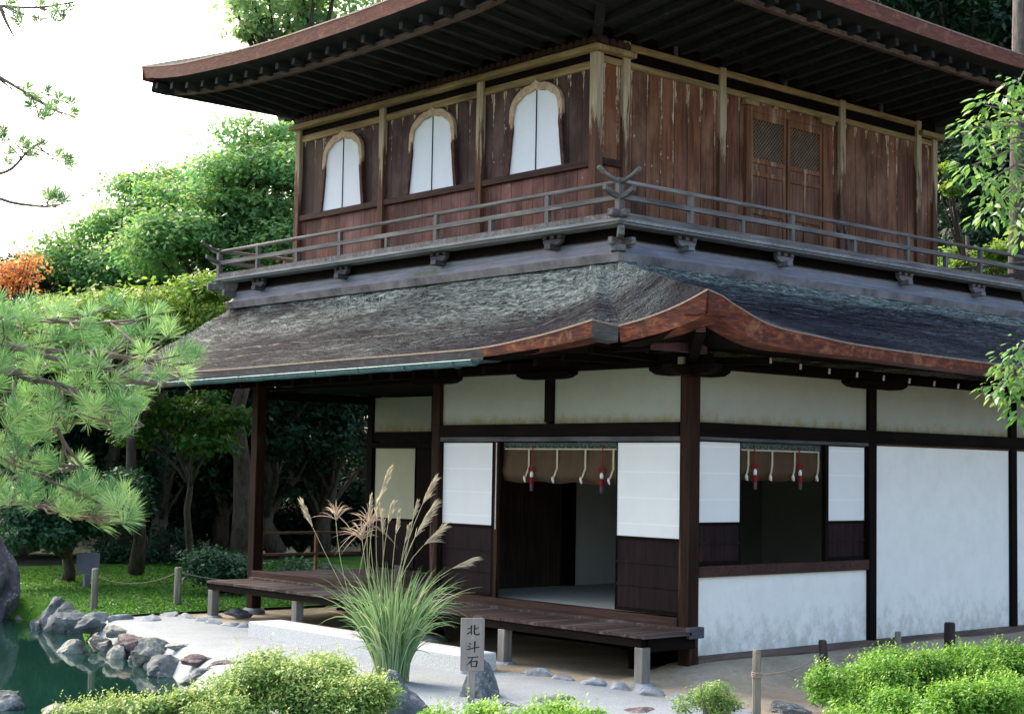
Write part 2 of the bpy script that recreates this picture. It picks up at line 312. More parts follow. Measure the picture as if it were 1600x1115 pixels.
def forestfloor():
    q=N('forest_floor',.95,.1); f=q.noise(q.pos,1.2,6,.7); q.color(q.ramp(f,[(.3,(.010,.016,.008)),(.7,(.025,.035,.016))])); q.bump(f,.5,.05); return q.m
# ------------------------------------------------------------ terrain
POND=[(-1.9,11.6),(-1.75,10.4),(-1.95,9.5),(-2.5,8.2),(-2.7,6.9),(-2.85,6.0),(-3.1,5.0),(-3.5,4.0),(-4.05,3.1),(-4.5,2.2),(-5.6,1.7),(-7.5,1.5),(-12.,2.),(-16.,12.),(-12.,18.),(-6.,16.),(-3.,13.5)]
def dpoly(x,y,P):
    """signed distance, negative inside"""
    ins=False; d=1e9; n=len(P)
    for i in range(n):
        x1,y1=P[i];x2,y2=P[(i+1)%n]
        if (y1>y)!=(y2>y) and x<(x2-x1)*(y-y1)/(y2-y1)+x1: ins=not ins
        t=max(0,min(1,((x-x1)*(x2-x1)+(y-y1)*(y2-y1))/((x2-x1)**2+(y2-y1)**2)))
        d=min(d,math.hypot(x-x1-t*(x2-x1),y-y1-t*(y2-y1)))
    return -d if ins else d
def sst(a,b,x):
    t=max(0,min(1,(x-a)/(b-a))); return t*t*(3-2*t)
def gh(x,y):
    s=(x+11.82)*.657+(y+10.75)*.7506
    z=-.17+.42*sst(12.2,8.0,s)
    if x>-.9 and y<.4 and y>-1.2: z+=.15*sst(-.9,.2,x)*sst(-1.1,-.1,y)
    d=dpoly(x,y,POND)
    if d<.5: z=z+(-1.1-z)*sst(.45,-.5,d)
    if y>13: z+=.015*(y-13)
    z+=.02*mnoise.noise(Vector((x*.8,y*.8,0)))
    return z
def sheet(name,x0,x1,y0,y1,st,mat,keep=None,off=0.,zf=gh):
    nx=int(round((x1-x0)/st))+1; ny=int(round((y1-y0)/st))+1; v=[];f=[]
    for j in range(ny):
        for i in range(nx):
            x=x0+i*st;y=y0+j*st; v.append((x,y,zf(x,y)+off))
    for j in range(ny-1):
        for i in range(nx-1):
            if keep is None or keep(x0+(i+.5)*st,y0+(j+.5)*st):
                a=j*nx+i; f.append((a,a+1,a+nx+1,a+nx))
    me=bpy.data.meshes.new(name); me.from_pydata(v,[],f)
    bm=bmesh.new(); bm.from_mesh(me); bmesh.ops.delete(bm,geom=[q for q in bm.verts if not q.link_faces],context='VERTS'); bm.to_mesh(me); bm.free()
    me.materials.append(mat); me.polygons.foreach_set('use_smooth',[True]*len(me.polygons))
    o=link(bpy.data.objects.new(name,me)); o['kind']='structure'; return o
gmat=groundm(); mossmat=mossm(); ffl=forestfloor()
# near ground (fine) plus a far apron reaching the horizon
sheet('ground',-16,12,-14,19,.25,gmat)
def farz(x,y): return gh(max(-16,min(12,x)),max(-14,min(19,y)))-.03
fv=[];ff=[]
XS=[-260,-90,-40,-15.9,11.9,40,90,260]; YS=[-260,-90,-40,-13.9,18.85,40,90,260]
for y in YS:
    for x in XS: fv.append((x,y,(-.24 if y<0 else -.13)))
for j in range(7):
    for i in range(7):
        if i==3 and j==3: continue
        a=j*8+i; ff.append((a,a+1,a+9,a+8))
fo=MB(); fo.add(fv,ff); fo=fo.build('forest_ground',ffl); fo['kind']='structure'
GRAV=[(-1.15,-1.0),(-1.15,8.1),(-1.7,8.9),(-2.4,8.1),(-2.75,6.5),(-3.1,5.0),(-3.5,4.0),(-4.05,3.1),(-4.4,2.3),(-5.0,.5),(-4.6,-1.8),(-2.6,-2.6),(-1.2,-2.1),(-1.0,-1.3)]
sheet('gravel_path',-5.5,-.6,-3,9.2,.1,gravelm(),lambda x,y:dpoly(x,y,GRAV)+.12*mnoise.noise(Vector((x*2,y*2,3)))<0,.006)
def mossk(x,y):
    if y<8.55 and x<9: return False
    return dpoly(x,y,POND)>.0 and y<18.6
sheet('moss_lawn',-4,11.8,8.5,17.3,.2,mossmat,mossk,.035)
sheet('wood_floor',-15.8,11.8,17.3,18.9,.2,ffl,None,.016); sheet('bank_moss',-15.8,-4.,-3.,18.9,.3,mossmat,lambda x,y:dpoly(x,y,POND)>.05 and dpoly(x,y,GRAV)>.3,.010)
sheet('bank_soil',-4.,-2.9,-6.,-2.8,.2,ffl,None,.008)
wv=MB(); wv.add([(-16,.6,-.45),(-1.2,.6,-.45),(-1.2,18.5,-.45),(-16,18.5,-.45)],[(0,1,2,3)]); wo=wv.build('pond_water',waterm()); wo['kind']='structure'
# ------------------------------------------------------------ the pavilion
PV=empty('temple_pavilion',(3.5,4.1,-.1),'two-storey dark timber pavilion with white plaster walls and curved shingle roofs','temple')
def P(mb,name,mat,parent=None,smooth=False,bevel=0,label=None):
    o=mb.build(name,mat,parent or PV,smooth=smooth,bevel=bevel)
    if label: o['label']=label
    return o
# lower posts
def post(x,y,z0,z1,w=.14,mat=None,stone=True):
    p=P(MB().box(x-w/2,x+w/2,y-w/2,y+w/2,z0,z1),'post',mat or W_POST,bevel=.008); return p
cp=post(.05,.05,-.06,2.96,.15)
post(.05,4.10,-.1,3.0,.15); post(.07,8.2,-.1,3.0,.15); post(2.06,8.2,-.1,3.0,.14,W_DARK['z']); post(2.08,4.1,.3,3.,.12,W_DARK['z'])
post(3.05,.05,-.02,2.96,.14,W_DARK['z']); post(6.0,.05,0.,2.96,.14,W_DARK['z']); post(8.9,.05,0.,2.96,.14,W_DARK['z'])
P(MB().box(0.,.1,2.05,2.19,2.42,2.98),'strut',W_DARK['z'])
P(MB().box(3.0,3.1,-.03,-.021,2.4,2.4005),'strut',W_DARK['z']) if 0 else None
# foundation stones for posts
def fstone(x,y,z,r):
    m=MB(); m.tube([(x,y,z-.12),(x,y,z),(x,y,z+.03)],[r*1.1,r,r*.8],10); P(m,'base_stone',EDGESTONE,smooth=True)
for x,y in ((.05,.05),(.05,4.1),(.07,8.2)): fstone(x,y,-.13,.16)
# beams face A (x=0) and B (y=0)
P(MB().box(-.035,.10,.13,4.02,2.26,2.40),'head_beam',W_DARK['y'],bevel=.006)
P(MB().box(.12,8.9,-.035,.09,2.26,2.40),'head_beam',W_DARK['x'],bevel=.006)
P(MB().box(-.015,.10,.13,4.02,2.205,2.257),'door_lintel',W_GREYD['y'],bevel=.004)
P(MB().box(.13,2.97,-.015,.09,2.22,2.257),'door_lintel',W_GREYD['x'],bevel=.004)
P(MB().box(-.05,.12,-.2,9.3,2.97,3.09),'wall_plate',W_DARK['y'],bevel=.006)
P(MB().box(.125,9.2,-.05,.12,2.95,3.07),'wall_plate',W_DARK['x'],bevel=.006)
# plaster above the head beam
def pan(x0,x1,y0,y1,z0,z1,m,n='plaster_panel'): return P(MB().box(x0,x1,y0,y1,z0,z1),n,m)
pan(.03,.08,.128,2.048,2.402,2.968,PLASTER_SHADE); pan(.03,.08,2.192,4.024,2.402,2.968,PLASTER_SHADE)
pan(.128,2.978,.03,.08,2.402,2.948,PLASTER_SHADE); pan(3.122,5.928,.03,.08,2.402,2.948,PLASTER_SHADE); pan(6.072,8.82,.03,.08,2.402,2.948,PLASTER_SHADE)
# face B lower: window wall, tall plaster panels
pan(.127,2.978,.025,.08,.05,.832,PLASTER); pan(3.122,5.928,.02,.08,.05,2.23,PLASTER); pan(6.072,8.82,.02,.08,.05,2.23,PLASTER)
P(MB().box(3.122,8.82,0.0,.09,2.232,2.258),'trim_rail',W_SILL)
P(MB().box(.127,2.978,-.02,.09,.834,.945),'window_sill',W_SILL,bevel=.006)
P(MB().box(.13,8.9,-.025,.10,-.03,.048),'base_beam',wood('base_beam_timber',(.07,.05,.045),(.17,.13,.115),'x'),bevel=.008)
# shoji screens
def shoji(a0,a1,z0,zp,z1,face,off,nb=3,paper=PAPER,fw=.022,lab=None):
    """face 'A': along y at x=off ; 'B': along x at y=off (front surface, facing out)"""
    def bx(m,u0,u1,d0,d1,za,zb,mi=0):
        return m.box(off+d0,off+d1,u0,u1,za,zb,mi) if face=='A' else m.box(u0,u1,off+d0,off+d1,za,zb,mi)
    f=MB(); bx(f,a0,a0+fw*.5,0,.03,z0,z1); bx(f,a1-fw*.5,a1,0,.03,z0,z1); bx(f,a0,a1,-.002,.032,z0,z0+.04); bx(f,a0,a1,-.002,.032,zp-.03,zp); bx(f,a0,a1,-.002,.032,z1-.012,z1)
    o=P(f,'shoji_screen',W_DARK['z'],label=lab)
    pp=MB(); bx(pp,a0+fw*.5,a1-fw*.5,.008,.02,zp,z1-.012); P(pp,'paper',paper,o)
    lb=MB(); bx(lb,a0+fw*.5,a1-fw*.5,.012,.022,z0+.04,zp-.03); 
    for k in range(1,nb):
        zz=z0+.04+(zp-.07-z0)*k/nb
        bx(lb,a0+fw*.5,a1-fw*.5,.001,.012,zz-.014,zz+.006)
    P(lb,'lower_board',wood('shoji_board',(.006,.004,.006),(.024,.012,.013),'z',(.07,.035,.025),(.62,.8),spec=.1) if 'shoji_board' not in bpy.data.materials else bpy.data.materials['shoji_board'],o)
    return o
shoji(.135,1.075,.44,1.215,2.203,'A',.03); shoji(3.09,4.02,.42,1.24,2.203,'A',.03)
j=P(MB().box(.0,.045,2.965,3.02,.42,2.203),'door_jamb',W_POST); P(MB().box(.02,.06,3.04,3.075,.42,2.203),'door_jamb',W_DARK['z'])
P(MB().box(-.005,.012,2.985,2.998,1.2,2.19),'door_trim',simple('pale_trim',(.55,.52,.48)),j)
shoji(.135,.82,.95,1.385,2.218,'B',.03,2); shoji(2.27,2.965,.95,1.385,2.218,'B',.03,2)
P(MB().box(2.20,2.255,.0,.05,.95,2.218),'window_jamb',W_DARK['z'])
# interior: raised floor, partition, back walls, ceiling
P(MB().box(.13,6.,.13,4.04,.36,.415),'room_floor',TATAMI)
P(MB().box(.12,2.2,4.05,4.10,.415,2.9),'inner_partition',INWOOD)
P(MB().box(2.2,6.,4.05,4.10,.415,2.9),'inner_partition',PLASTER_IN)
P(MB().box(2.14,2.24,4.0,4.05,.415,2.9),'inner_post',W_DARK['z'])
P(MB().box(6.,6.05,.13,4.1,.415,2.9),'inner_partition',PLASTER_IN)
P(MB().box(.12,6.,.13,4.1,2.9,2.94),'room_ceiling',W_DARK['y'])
P(MB().box(.12,5.9,.9,.95,-.25,.35),'underfloor_wall',W_DARK['x']); P(MB().box(1.4,1.45,.96,8.1,-.25,.35),'underfloor_wall',W_DARK['y'])
P(MB().box(-.035,.128,.13,8.12,.30,.425),'floor_sill',W_SILL,bevel=.006)
# hiroen veranda floor, setback wall
P(MB().box(.13,2.0,4.19,8.12,.34,.40),'veranda_floor',W_DECK)
P(MB().box(2.0,2.09,4.17,8.12,2.26,2.40),'head_beam',W_DARK['y']); P(MB().box(1.98,2.09,4.17,8.12,2.17,2.24),'door_lintel',W_DARK['y'])
P(MB().box(.14,1.99,8.14,8.26,2.80,2.92),'head_beam',W_DARK['x'])
pan(2.02,2.06,6.75,8.12,2.40,2.90,PLASTER_SHADE); pan(2.02,2.06,4.18,6.65,2.40,2.90,PLASTER_SHADE); P(MB().box(2.0,2.08,6.65,6.75,.4,2.9),'strut',W_DARK['z'])
shoji(7.12,8.10,.42,1.15,2.17,'A',2.02,3,PAPER_Y); shoji(4.2,5.5,.42,1.15,2.17,'A',2.02,3,PAPER_Y)
P(MB().box(2.03,2.06,5.51,7.11,.42,2.17),'wooden_door',W_DARK['z'])
P(MB().box(2.1,6.,8.15,8.20,.30,2.95),'side_wall',PLASTER); P(MB().box(8.84,8.9,.13,8.2,-.1,2.95),'side_wall',PLASTER); P(MB().box(6.,8.84,8.15,8.2,-.1,2.95),'side_wall',PLASTER)
P(MB().box(.14,8.8,4.19,8.12,2.93,2.96),'veranda_ceiling',W_DARK['y'])
rl=MB(); 
for z in (.63,.93): rl.beam((.15,8.22,z),(1.98,8.22,z),.035,.035)
rl.beam((.18,8.22,.36),(.18,8.22,.93),.04,.04,up=(1,0,0)); rl.beam((1.1,8.22,.36),(1.1,8.22,.93),.04,.04,up=(1,0,0)); P(rl,'side_railing',wood('side_rail_wood',(.10,.05,.03),(.26,.14,.08),'x'))
# ochien (outer deck)
dk=MB(); random.seed(4); y=-.16; DX=-.78
while y<8.0:
    wdt=.235; z=.318+random.uniform(-.002,.002); dk.box(DX-.02+random.uniform(-.004,.004),-.125,y,min(y+wdt-.006,8.02),z-.03,z); y+=wdt
DK=P(dk,'veranda_deck',W_DECK)
P(MB().box(-.12,-.036,-.10,8.05,.285,.345),'deck_rail',W_DECK,DK,bevel=.006)
P(MB().box(-.16,.06,-.16,-.10,.25,.36),'rail_end',W_GREYD['x'],DK,bevel=.005)
P(MB().box(DX+.0,DX+.07,-.10,7.98,.20,.287),'deck_beam',W_DARK['y'],DK); P(MB().box(DX+.075,-.03,-.12,-.05,.15,.286),'deck_beam',W_DARK['x'],DK); P(MB().box(DX+.075,-.03,7.9,7.96,.15,.286),'deck_beam',W_DARK['x'],DK)
for y in (-.07,1.95,3.95,5.9,7.93):
    P(MB().box(DX-.01,DX+.105,y-.055,y+.055,-.17,.199),'deck_post',W_GREEN,DK,bevel=.006)
    fs=MB(); fs.tube([(DX+.05,y,-.3),(DX+.05,y,-.18),(DX+.05,y,-.14)],[.15,.14,.10],9); P(fs,'base_stone',EDGESTONE,DK,smooth=True)
# ---------------- lower roof
def roofgrid(name,path,mat,nz,parent,conc=.82,bumpamp=.02,seedv=0.,step=.09,fade=(0,0)):
    """path: list of (eave xyz, top xyz)"""
    # resample
    S=[];
    for (e0,t0),(e1,t1) in zip(path[:-1],path[1:]):
        e0,t0,e1,t1=map(Vector,(e0,t0,e1,t1)); L=(e1-e0).length; n=max(1,int(L/step))
        for k in range(n): a=k/n; S.append((e0.lerp(e1,a),t0.lerp(t1,a)))
    S.append((Vector(path[-1][0]),Vector(path[-1][1])))
    V=[];UV=[];u=0
    for i,(e,t) in enumerate(S):
        if i: u+=(e-S[i-1][0]).length
        L=(e-t).length
        for k in range(nz+1):
            a=k/nz; p=t.lerp(e,a); p.z=t.z+(e.z-t.z)*(a**conc)
            w_=mnoise.noise(Vector((u*.9,a*L*3.2,seedv)))*.5+mnoise.noise(Vector((u*1.6+2*a,a*L*11+u*.5,seedv+9)))*.55+mnoise.noise(Vector((u*4,a*L*24,seedv+3)))*.35
            ed=1.
            if fade[0]: ed=min(ed,i*step/.45)
            if fade[1]: ed=min(ed,(len(S)-1-i)*step/.45)
            if 0<k<nz: p.z+=w_*bumpamp*ed
            V.append(tuple(p)); UV.append((u,a*L))
    F=[];n=nz+1
    for i in range(len(S)-1):
        for k in range(nz): F.append((i*n+k,i*n+k+1,(i+1)*n+k+1,(i+1)*n+k))
    L0=wloc(parent) if parent else Vector()
    me=bpy.data.meshes.new(name); me.from_pydata([(x-L0.x,y-L0.y,z-L0.z) for x,y,z in V],[],F)
    uvl=me.uv_layers.new(name='UVMap')
    for l in me.loops: uvl.data[l.index].uv=UV[l.vertex_index]
    me.materials.append(mat); me.polygons.foreach_set('use_smooth',[True]*len(me.polygons))
    o=link(bpy.data.objects.new(name,me)); o.parent=parent; return o,S
def catmull(pts,n=6):
    P_=[Vector(p) for p in pts]; out=[]
    for i in range(len(P_)-1):
        p0=P_[max(i-1,0)];p1=P_[i];p2=P_[i+1];p3=P_[min(i+2,len(P_)-1)]
        for k in range(n):
            t=k/n; out.append(.5*((2*p1)+(-p0+p2)*t+(2*p0-5*p1+4*p2-p3)*t*t+(-p0+3*p1-3*p2+p3)*t**3))
    out.append(P_[-1]); return out
SX,SY,SX2,SY2,ST=-.20,.85,8.3,8.62,4.11   # skirt foot rectangle
EA=catmull([(-1.3,9.8,3.20),(-1.3,9.2,3.14),(-1.3,7.24,3.105),(-1.3,4.5,3.125),(-1.3,2.6,3.135),(-1.3,1.746,3.15),(-1.3,1.019,3.215),(-1.3,.548,3.274),(-1.3,.098,3.345)])
EC=catmull([(-1.170,-0.130,3.283),(-1.170,-0.527,3.345),(-1.170,-0.908,3.434),(-1.170,-1.259,3.550)]); TIP=tuple(EC[-1])
EB=catmull([TIP,(-0.915,-1.220,3.511),(-0.736,-1.220,3.443),(-0.219,-1.220,3.297),(0.471,-1.220,3.241),(1.352,-1.220,3.192),(3.793,-1.220,3.150),(6.5,-1.22,3.14),(8.6,-1.22,3.18),(9.9,-1.22,3.30)])
def topA(p):  # matching point on skirt foot for face A
    lo,hi=-1.3,9.8; a=(p.y-lo)/(hi-lo)
    yy=SY+(p.y-SY)*1.0 if SY+.5<p.y<SY2-.4 else None
    if p.y>=SY2-.4: yy=(SY2-.4)+.4*(p.y-(SY2-.4))/(9.8-SY2+.4)
    elif p.y<=SY+.5: yy=SY+.5*max(0,(p.y-TIP[1])/(SY+.5-TIP[1]))**1.0
    return Vector((SX,yy,ST))
def topB(p):
    if p.x<=SX+.5: xx=SX+.5*max(0,(p.x-TIP[0])/(SX+.5-TIP[0]))
    elif p.x>=SX2-.4: xx=(SX2-.4)+.4*(p.x-(SX2-.4))/(9.9-SX2+.4)
    else: xx=p.x
    return Vector((xx,SY,ST))
pathA=[(tuple(p),tuple(topA(p))) for p in EA]+[(tuple(p),tuple(topA(p))) for p in EC]
pathB=[(tuple(p),tuple(topB(p))) for p in EB]
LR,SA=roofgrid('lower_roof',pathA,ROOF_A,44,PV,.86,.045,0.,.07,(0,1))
LR['label']='low skirt roof of dark layered shingles'
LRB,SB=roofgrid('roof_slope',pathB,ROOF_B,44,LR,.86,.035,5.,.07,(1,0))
# left and back slopes close the roof
q1=[((-1.3,9.8,3.20),(SX,SY2,ST)),((4,9.8,3.13),(4,SY2,ST)),((9.9,9.8,3.3),(SX2,SY2,ST))]
roofgrid('roof_slope',q1,ROOF,10,LR,.86,.02,8.,.4)
q2=[((9.9,9.8,3.3),(SX2,SY2,ST)),((9.9,4,3.13),(SX2,4,ST)),((9.9,-1.22,3.30),(SX2,SY,ST))]
roofgrid('roof_slope',q2,ROOF,10,LR,.86,.02,11.,.4)
def fascia(pts,hts,inn,mat,parent,lip=.014):
    """vertical eave edge below points, leaning inward by inn (dx,dy)"""
    m=MB(); n=len(pts); V=[];F=[]
    for p,h in zip(pts,hts):
        p=Vector(p); d=Vector(inn); V+= [p+Vector((0,0,.004)),p-d*.05+Vector((0,0,-lip)),p+d*.02+Vector((0,0,-lip-.002)),p+d*.30*h/.2+Vector((0,0,-h)),p+d*3+Vector((0,0,-h+.0))]
    mi=[]
    for i in range(n-1):
        for k in range(4):
            F.append((i*5+k,i*5+k+1,(i+1)*5+k+1,(i+1)*5+k)); mi.append(1 if k<2 else 0)
    m.add(V,F); m.mi=mi; return P(m,'eave_edge',[mat,EDGE],parent)
hA=[]; 
ia=[i for i,p in enumerate(EA) if p.y<=1.75][0]
fascia(EA[:ia+1],[.13]*(ia+1),(.1,0,0),FASCIA_D,LR)
nn=len(EA)-ia; fascia(EA[ia:],[.10+.07*k/(nn-1) for k in range(nn)],(.1,0,0),FASCIA,LR)
fascia([(-1.3,.098,3.345),tuple(EC[0])],[.17,.16],(.04,.09,0),FASCIA_D,LR)
fascia(EC,[.16+.06*k/(len(EC)-1) for k in range(len(EC))],(.1,0,0),FASCIA,LR)
hB=[]
for p in EB: hB.append(.22-.10*sst(-1.0,1.6,p.x))
fascia(EB,hB,(0,.1,0),FASCIA,LR)
fascia([(-1.3,9.8,3.2),(9.9,9.8,3.3)],[.14,.14],(0,-.1,0),FASCIA_D,LR); fascia([(9.9,9.8,3.3),(9.9,-1.22,3.30)],[.14,.14],(-.1,0,0),FASCIA_D,LR)
# soffit (boards under the eaves)
def soffit(pts,hts,inn,target,parent,mat):
    m=MB();V=[];F=[]
    for p,h in zip(pts,hts):
        p=Vector(p); V.append(p+Vector(inn)*.3+Vector((0,0,-h+.002))); V.append(Vector(target(p)))
    for i in range(len(pts)-1): F.append((2*i,2*i+1,2*i+3,2*i+2))
    m.add(V,F); return P(m,'soffit',mat,parent)
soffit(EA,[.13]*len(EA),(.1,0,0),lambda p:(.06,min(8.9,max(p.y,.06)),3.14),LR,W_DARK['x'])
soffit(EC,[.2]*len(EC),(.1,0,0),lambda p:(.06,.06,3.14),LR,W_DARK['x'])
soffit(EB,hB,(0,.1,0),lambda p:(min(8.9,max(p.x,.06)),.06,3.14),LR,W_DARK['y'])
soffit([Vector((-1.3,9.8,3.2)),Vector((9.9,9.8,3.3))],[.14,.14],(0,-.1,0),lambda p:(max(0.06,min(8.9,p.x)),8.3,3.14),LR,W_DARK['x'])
# rafters with pale cut ends
capm=simple('rafter_end',(.42,.38,.36),.8,.2)
def interp(E_,key,val):
    for a,b in zip(E_[:-1],E_[1:]):
        lo,hi=sorted((a[key],b[key]))
        if lo<=val<=hi and hi-lo>1e-6: return a.lerp(b,(val-a[key])/(b[key]-a[key]))
    return None
y=.45
while y<9.2:
    e=interp(EA,1,y)
    if e:
        tip=Vector((-.98,y,e.z-.20)); r=P(MB().beam((.0,y,3.06),tip,.06,.075),'rafter',W_DARK['x'],LR)
    y+=.41
x=.35
while x<8.9:
    e=interp(EB,0,x)
    if e:
        tip=Vector((x,-.74,e.z-.24)); P(MB().beam((x,0,3.03),tip,.06,.075),'rafter',W_DARK['y'],LR)
        r2=tip+(tip-Vector((x,0,3.03))).normalized()*.004; P(MB().beam(tip,r2,.03,.055),'rafter_end',capm,LR)
    x+=.47
# corner rafter, boat-shaped bracket arms, purlin ends
P(MB().beam((.05,.05,3.03),(-.84,-.88,3.26),.10,.15),'corner_rafter',W_DARK['x'],LR)
P(MB().beam((-.845,-.885,3.262),(-.86,-.90,3.266),.09,.13),'rafter_end',simple('corner_cap',(.10,.06,.08)),LR)
def boat(cx,cy,z,L,ax,parent,h=.10,w=.12,mat=None):
    pr=[(-L/2,h),(-L/2+.01,h*.55),(-L/2+.10,h*.12),(-L/2+.2,0),(L/2-.2,0),(L/2-.10,h*.12),(L/2-.01,h*.55),(L/2,h)]
    m=MB()
    if ax=='y': m.prism(pr,(cx-w/2,cy,z),(0,1,0),(0,0,1),(1,0,0),w)
    else: m.prism(pr,(cx,cy-w/2,z),(1,0,0),(0,0,1),(0,1,0),w)
    return P(m,'bracket_arm',mat or W_DARK[ax],parent)
boat(-.04,.05,2.87,.9,'y',PV,.10); boat(.05,-.04,2.86,.9,'x',PV,.10); boat(-.04,2.12,2.89,.9,'y',PV,.08); boat(3.05,-.04,2.87,1.1,'x',PV,.08); boat(6.,-.04,2.87,1.1,'x',PV,.08); boat(-.04,4.1,2.89,.9,'y',PV,.08)
P(MB().box(-.12,-.08,.0,.07,2.98,3.05),'beam_end',simple('beam_end_pale',(.36,.34,.25)),PV)
P(MB().box(-.80,-.72,-.2,.36,3.07,3.17),'purlin',W_DARK['y'],LR); P(MB().box(-.8,-.06,-.27,-.2,3.07,3.17),'purlin',simple('purlin_violet',(.09,.045,.065)),LR)
# gutter
g=MB(); n=8; GY0,GY1=1.75,9.55; V=[];F=[]
for i in range(40):
    yy=GY0+(GY1-GY0)*i/39; zz=3.005-.0015*i+.003*math.sin(i*1.7)
    for k in range(n+1):
        a=math.pi+math.pi*k/n; V.append((-1.385+.055*math.cos(a),yy,zz+.055*math.sin(a)))
for i in range(39):
    for k in range(n): F.append((i*(n+1)+k,i*(n+1)+k+1,(i+1)*(n+1)+k+1,(i+1)*(n+1)+k))
g.add(V,F); g.add([V[k] for k in range(n+1)],[tuple(range(n+1))])
g.tube([(-1.442,GY0,3.008),(-1.442,GY1,2.95)],.009,6)
GU=P(g,'gutter',COPPER,LR); md=GU.modifiers.new('s','SOLIDIFY'); md.thickness=.006
for i in range(10):
    yy=GY0+.3+i*.85; P(MB().tube([(-1.30,yy,3.0),(-1.33,yy,2.945),(-1.385,yy,2.937-.002*i),(-1.44,yy,2.96),(-1.447,yy,3.0)],.007,5),'gutter_hook',COPPER,LR)
# ---------------- skirt wall + balcony
DX0,DY0,DX1,DY1=-.40,.66,7.95,8.74
def ring(x0,y0,x1,y1,prof):
    """loft closed rectangle profiles list of (inset, z)"""
    m=MB();V=[];F=[]
    for d,z in prof: V+=[(x0+d,y0+d,z),(x1-d,y0+d,z),(x1-d,y1-d,z),(x0+d,y1-d,z)]
    for i in range(len(prof)-1):
        for k in range(4): k2=(k+1)%4; F.append((i*4+k,i*4+k2,(i+1)*4+k2,(i+1)*4+k))
    return m.add(V,F)
def skirtm():
    q=N('weathered_skirt_boards',.75,.3); X=q.xyz(q.pos); f=q.noise(q.sc(q.pos,(1.6,1.6,26)),1.,6,.65,.6); s=q.noise(q.sc(q.pos,(.8,.8,1.5)),1.,5,.7); g=q.noise(q.pos,9.,5,.7)
    c=q.ramp(f,[(.3,(.125,.135,.165)),(.7,(.27,.285,.33))])
    c=q.mix(q.ramp(g,[(.45,0.),(.65,.45)]),c,(.20,.16,.17)); c=q.mix(q.ramp(s,[(.60,0.),(.66,.85)]),c,(.11,.13,.07)); q.color(c); q.bump(f,.3,.01); return q.m
SK=skirtm()
P(ring(DX0+.14,DY0+.14,DX1-.14,DY1-.14,[(.10,4.46),(.07,4.335),(.05,4.33)]),'dark_under_beam',W_DARK['x'])
P(ring(DX0+.14,DY0+.14,DX1-.14,DY1-.14,[(.085,4.34),(.07,4.27),(.05,4.22),(.0,4.165)]),'skirt_boards',SK)
P(ring(DX0+.14,DY0+.14,DX1-.14,DY1-.14,[(.02,4.176),(-.022,4.170),(-.03,4.165),(.0,4.075)]),'skirt_trim',simple('skirt_trim_wood',(.185,.175,.18),.8,.2,.55,3.))
BAL=P(ring(DX0,DY0,DX1,DY1,[(.3,4.452),(.03,4.452),(.03,4.475),(0,4.475),(0,4.505),(.02,4.507),(1.3,4.512)]),'balcony_deck',wood('balcony_deck_wood',(.14,.15,.165),(.34,.36,.38),'y'))
P(ring(DX0,DY0,DX1,DY1,[(.02,4.508),(.02,4.57),(.09,4.572),(.09,4.511)]),'ground_rail',W_GREY['x'])
mid=[[DX0+.05,DY0+.05],[DX1-.05,DY1-.05]]
def railrun(p0,p1,z,flat,ext0,ext1,rise,name):
    p0=Vector(p0);p1=Vector(p1);d=(p1-p0).normalized(); pts=[]
    def ends(p,dd,e):
        return [p+dd*e*t+Vector((0,0,z+rise*t*t)) for t in (1,.75,.5,.25,.08)] if e else []
    pts=ends(p0,-d,ext0)+[p0.lerp(p1,k/6)+Vector((0,0,z)) for k in range(7)]
    if ext1: pts+=list(reversed(ends(p1,d,ext1)))
    m=MB()
    if not flat: m.tube(pts,.025,8)
    else:
        V=[];F=[];sd_=Vector((-d.y,d.x,0))*.028
        for p in pts: V+=[p-sd_+Vector((0,0,-.026)),p+sd_+Vector((0,0,-.026)),p+sd_+Vector((0,0,.026)),p-sd_+Vector((0,0,.026))]
        for i in range(len(pts)-1):
            for k in range(4): k2=(k+1)%4; F.append((i*4+k,i*4+k2,(i+1)*4+k2,(i+1)*4+k))
        F+=[(0,1,2,3),tuple(len(V)-4+k for k in range(4))]; m.add(V,F)
    return m
RAIL=BAL
c00=(DX0+.05,DY0+.05,0);c10=(DX1-.05,DY0+.05,0);c11=(DX1-.05,DY1-.05,0);c01=(DX0+.05,DY1-.05,0)
for (a,b,ax,dz) in ((c01,c00,'y',0),(c00,c10,'x',.012),(c10,c11,'y',0),(c11,c01,'x',.012)):
    P(railrun(a,b,4.885+dz,False,.30,.30,.11,'r'),'top_rail',W_GREY[ax],RAIL,smooth=True)
    P(railrun(a,b,4.725+dz,True,.22,.22,.07,'r'),'middle_rail',W_GREY[ax],RAIL)
def rpost(x,y,z1):
    P(MB().box(x-.026,x+.026,y-.026,y+.026,4.573,z1),'rail_post',W_GREY['z'],RAIL)
X0=DX0+.05;Y0=DY0+.05;X1=DX1-.05;Y1=DY1-.05
for y in (1.8,3.75,5.72,7.68): rpost(X0,y,4.87); rpost(X1,y,4.87)
for y in (2.75,4.72,6.71): rpost(X0,y,4.70); rpost(X1,y,4.70)
for x in (.75,2.48,4.75,6.4): rpost(x,Y0,4.875); rpost(x,Y1,4.875)
for x in (1.6,3.66,5.6): rpost(x,Y0,4.71); rpost(x,Y1,4.71)
for x,y in ((X0,Y0),(X1,Y0),(X1,Y1),(X0,Y1)): P(MB().box(x-.035,x+.035,y-.035,y+.035,4.45,4.93),'corner_post',W_GREY['z'],RAIL,bevel=.005)
# corner block ends
P(MB().beam((X0+.1,Y0,4.54),(X0-.13,Y0,4.56),.09,.075),'rail_end',W_GREY['x'],RAIL,bevel=.008); P(MB().beam((X0,Y0+.1,4.535),(X0,Y0-.13,4.555),.09,.075),'rail_end',W_GREY['y'],RAIL,bevel=.008)
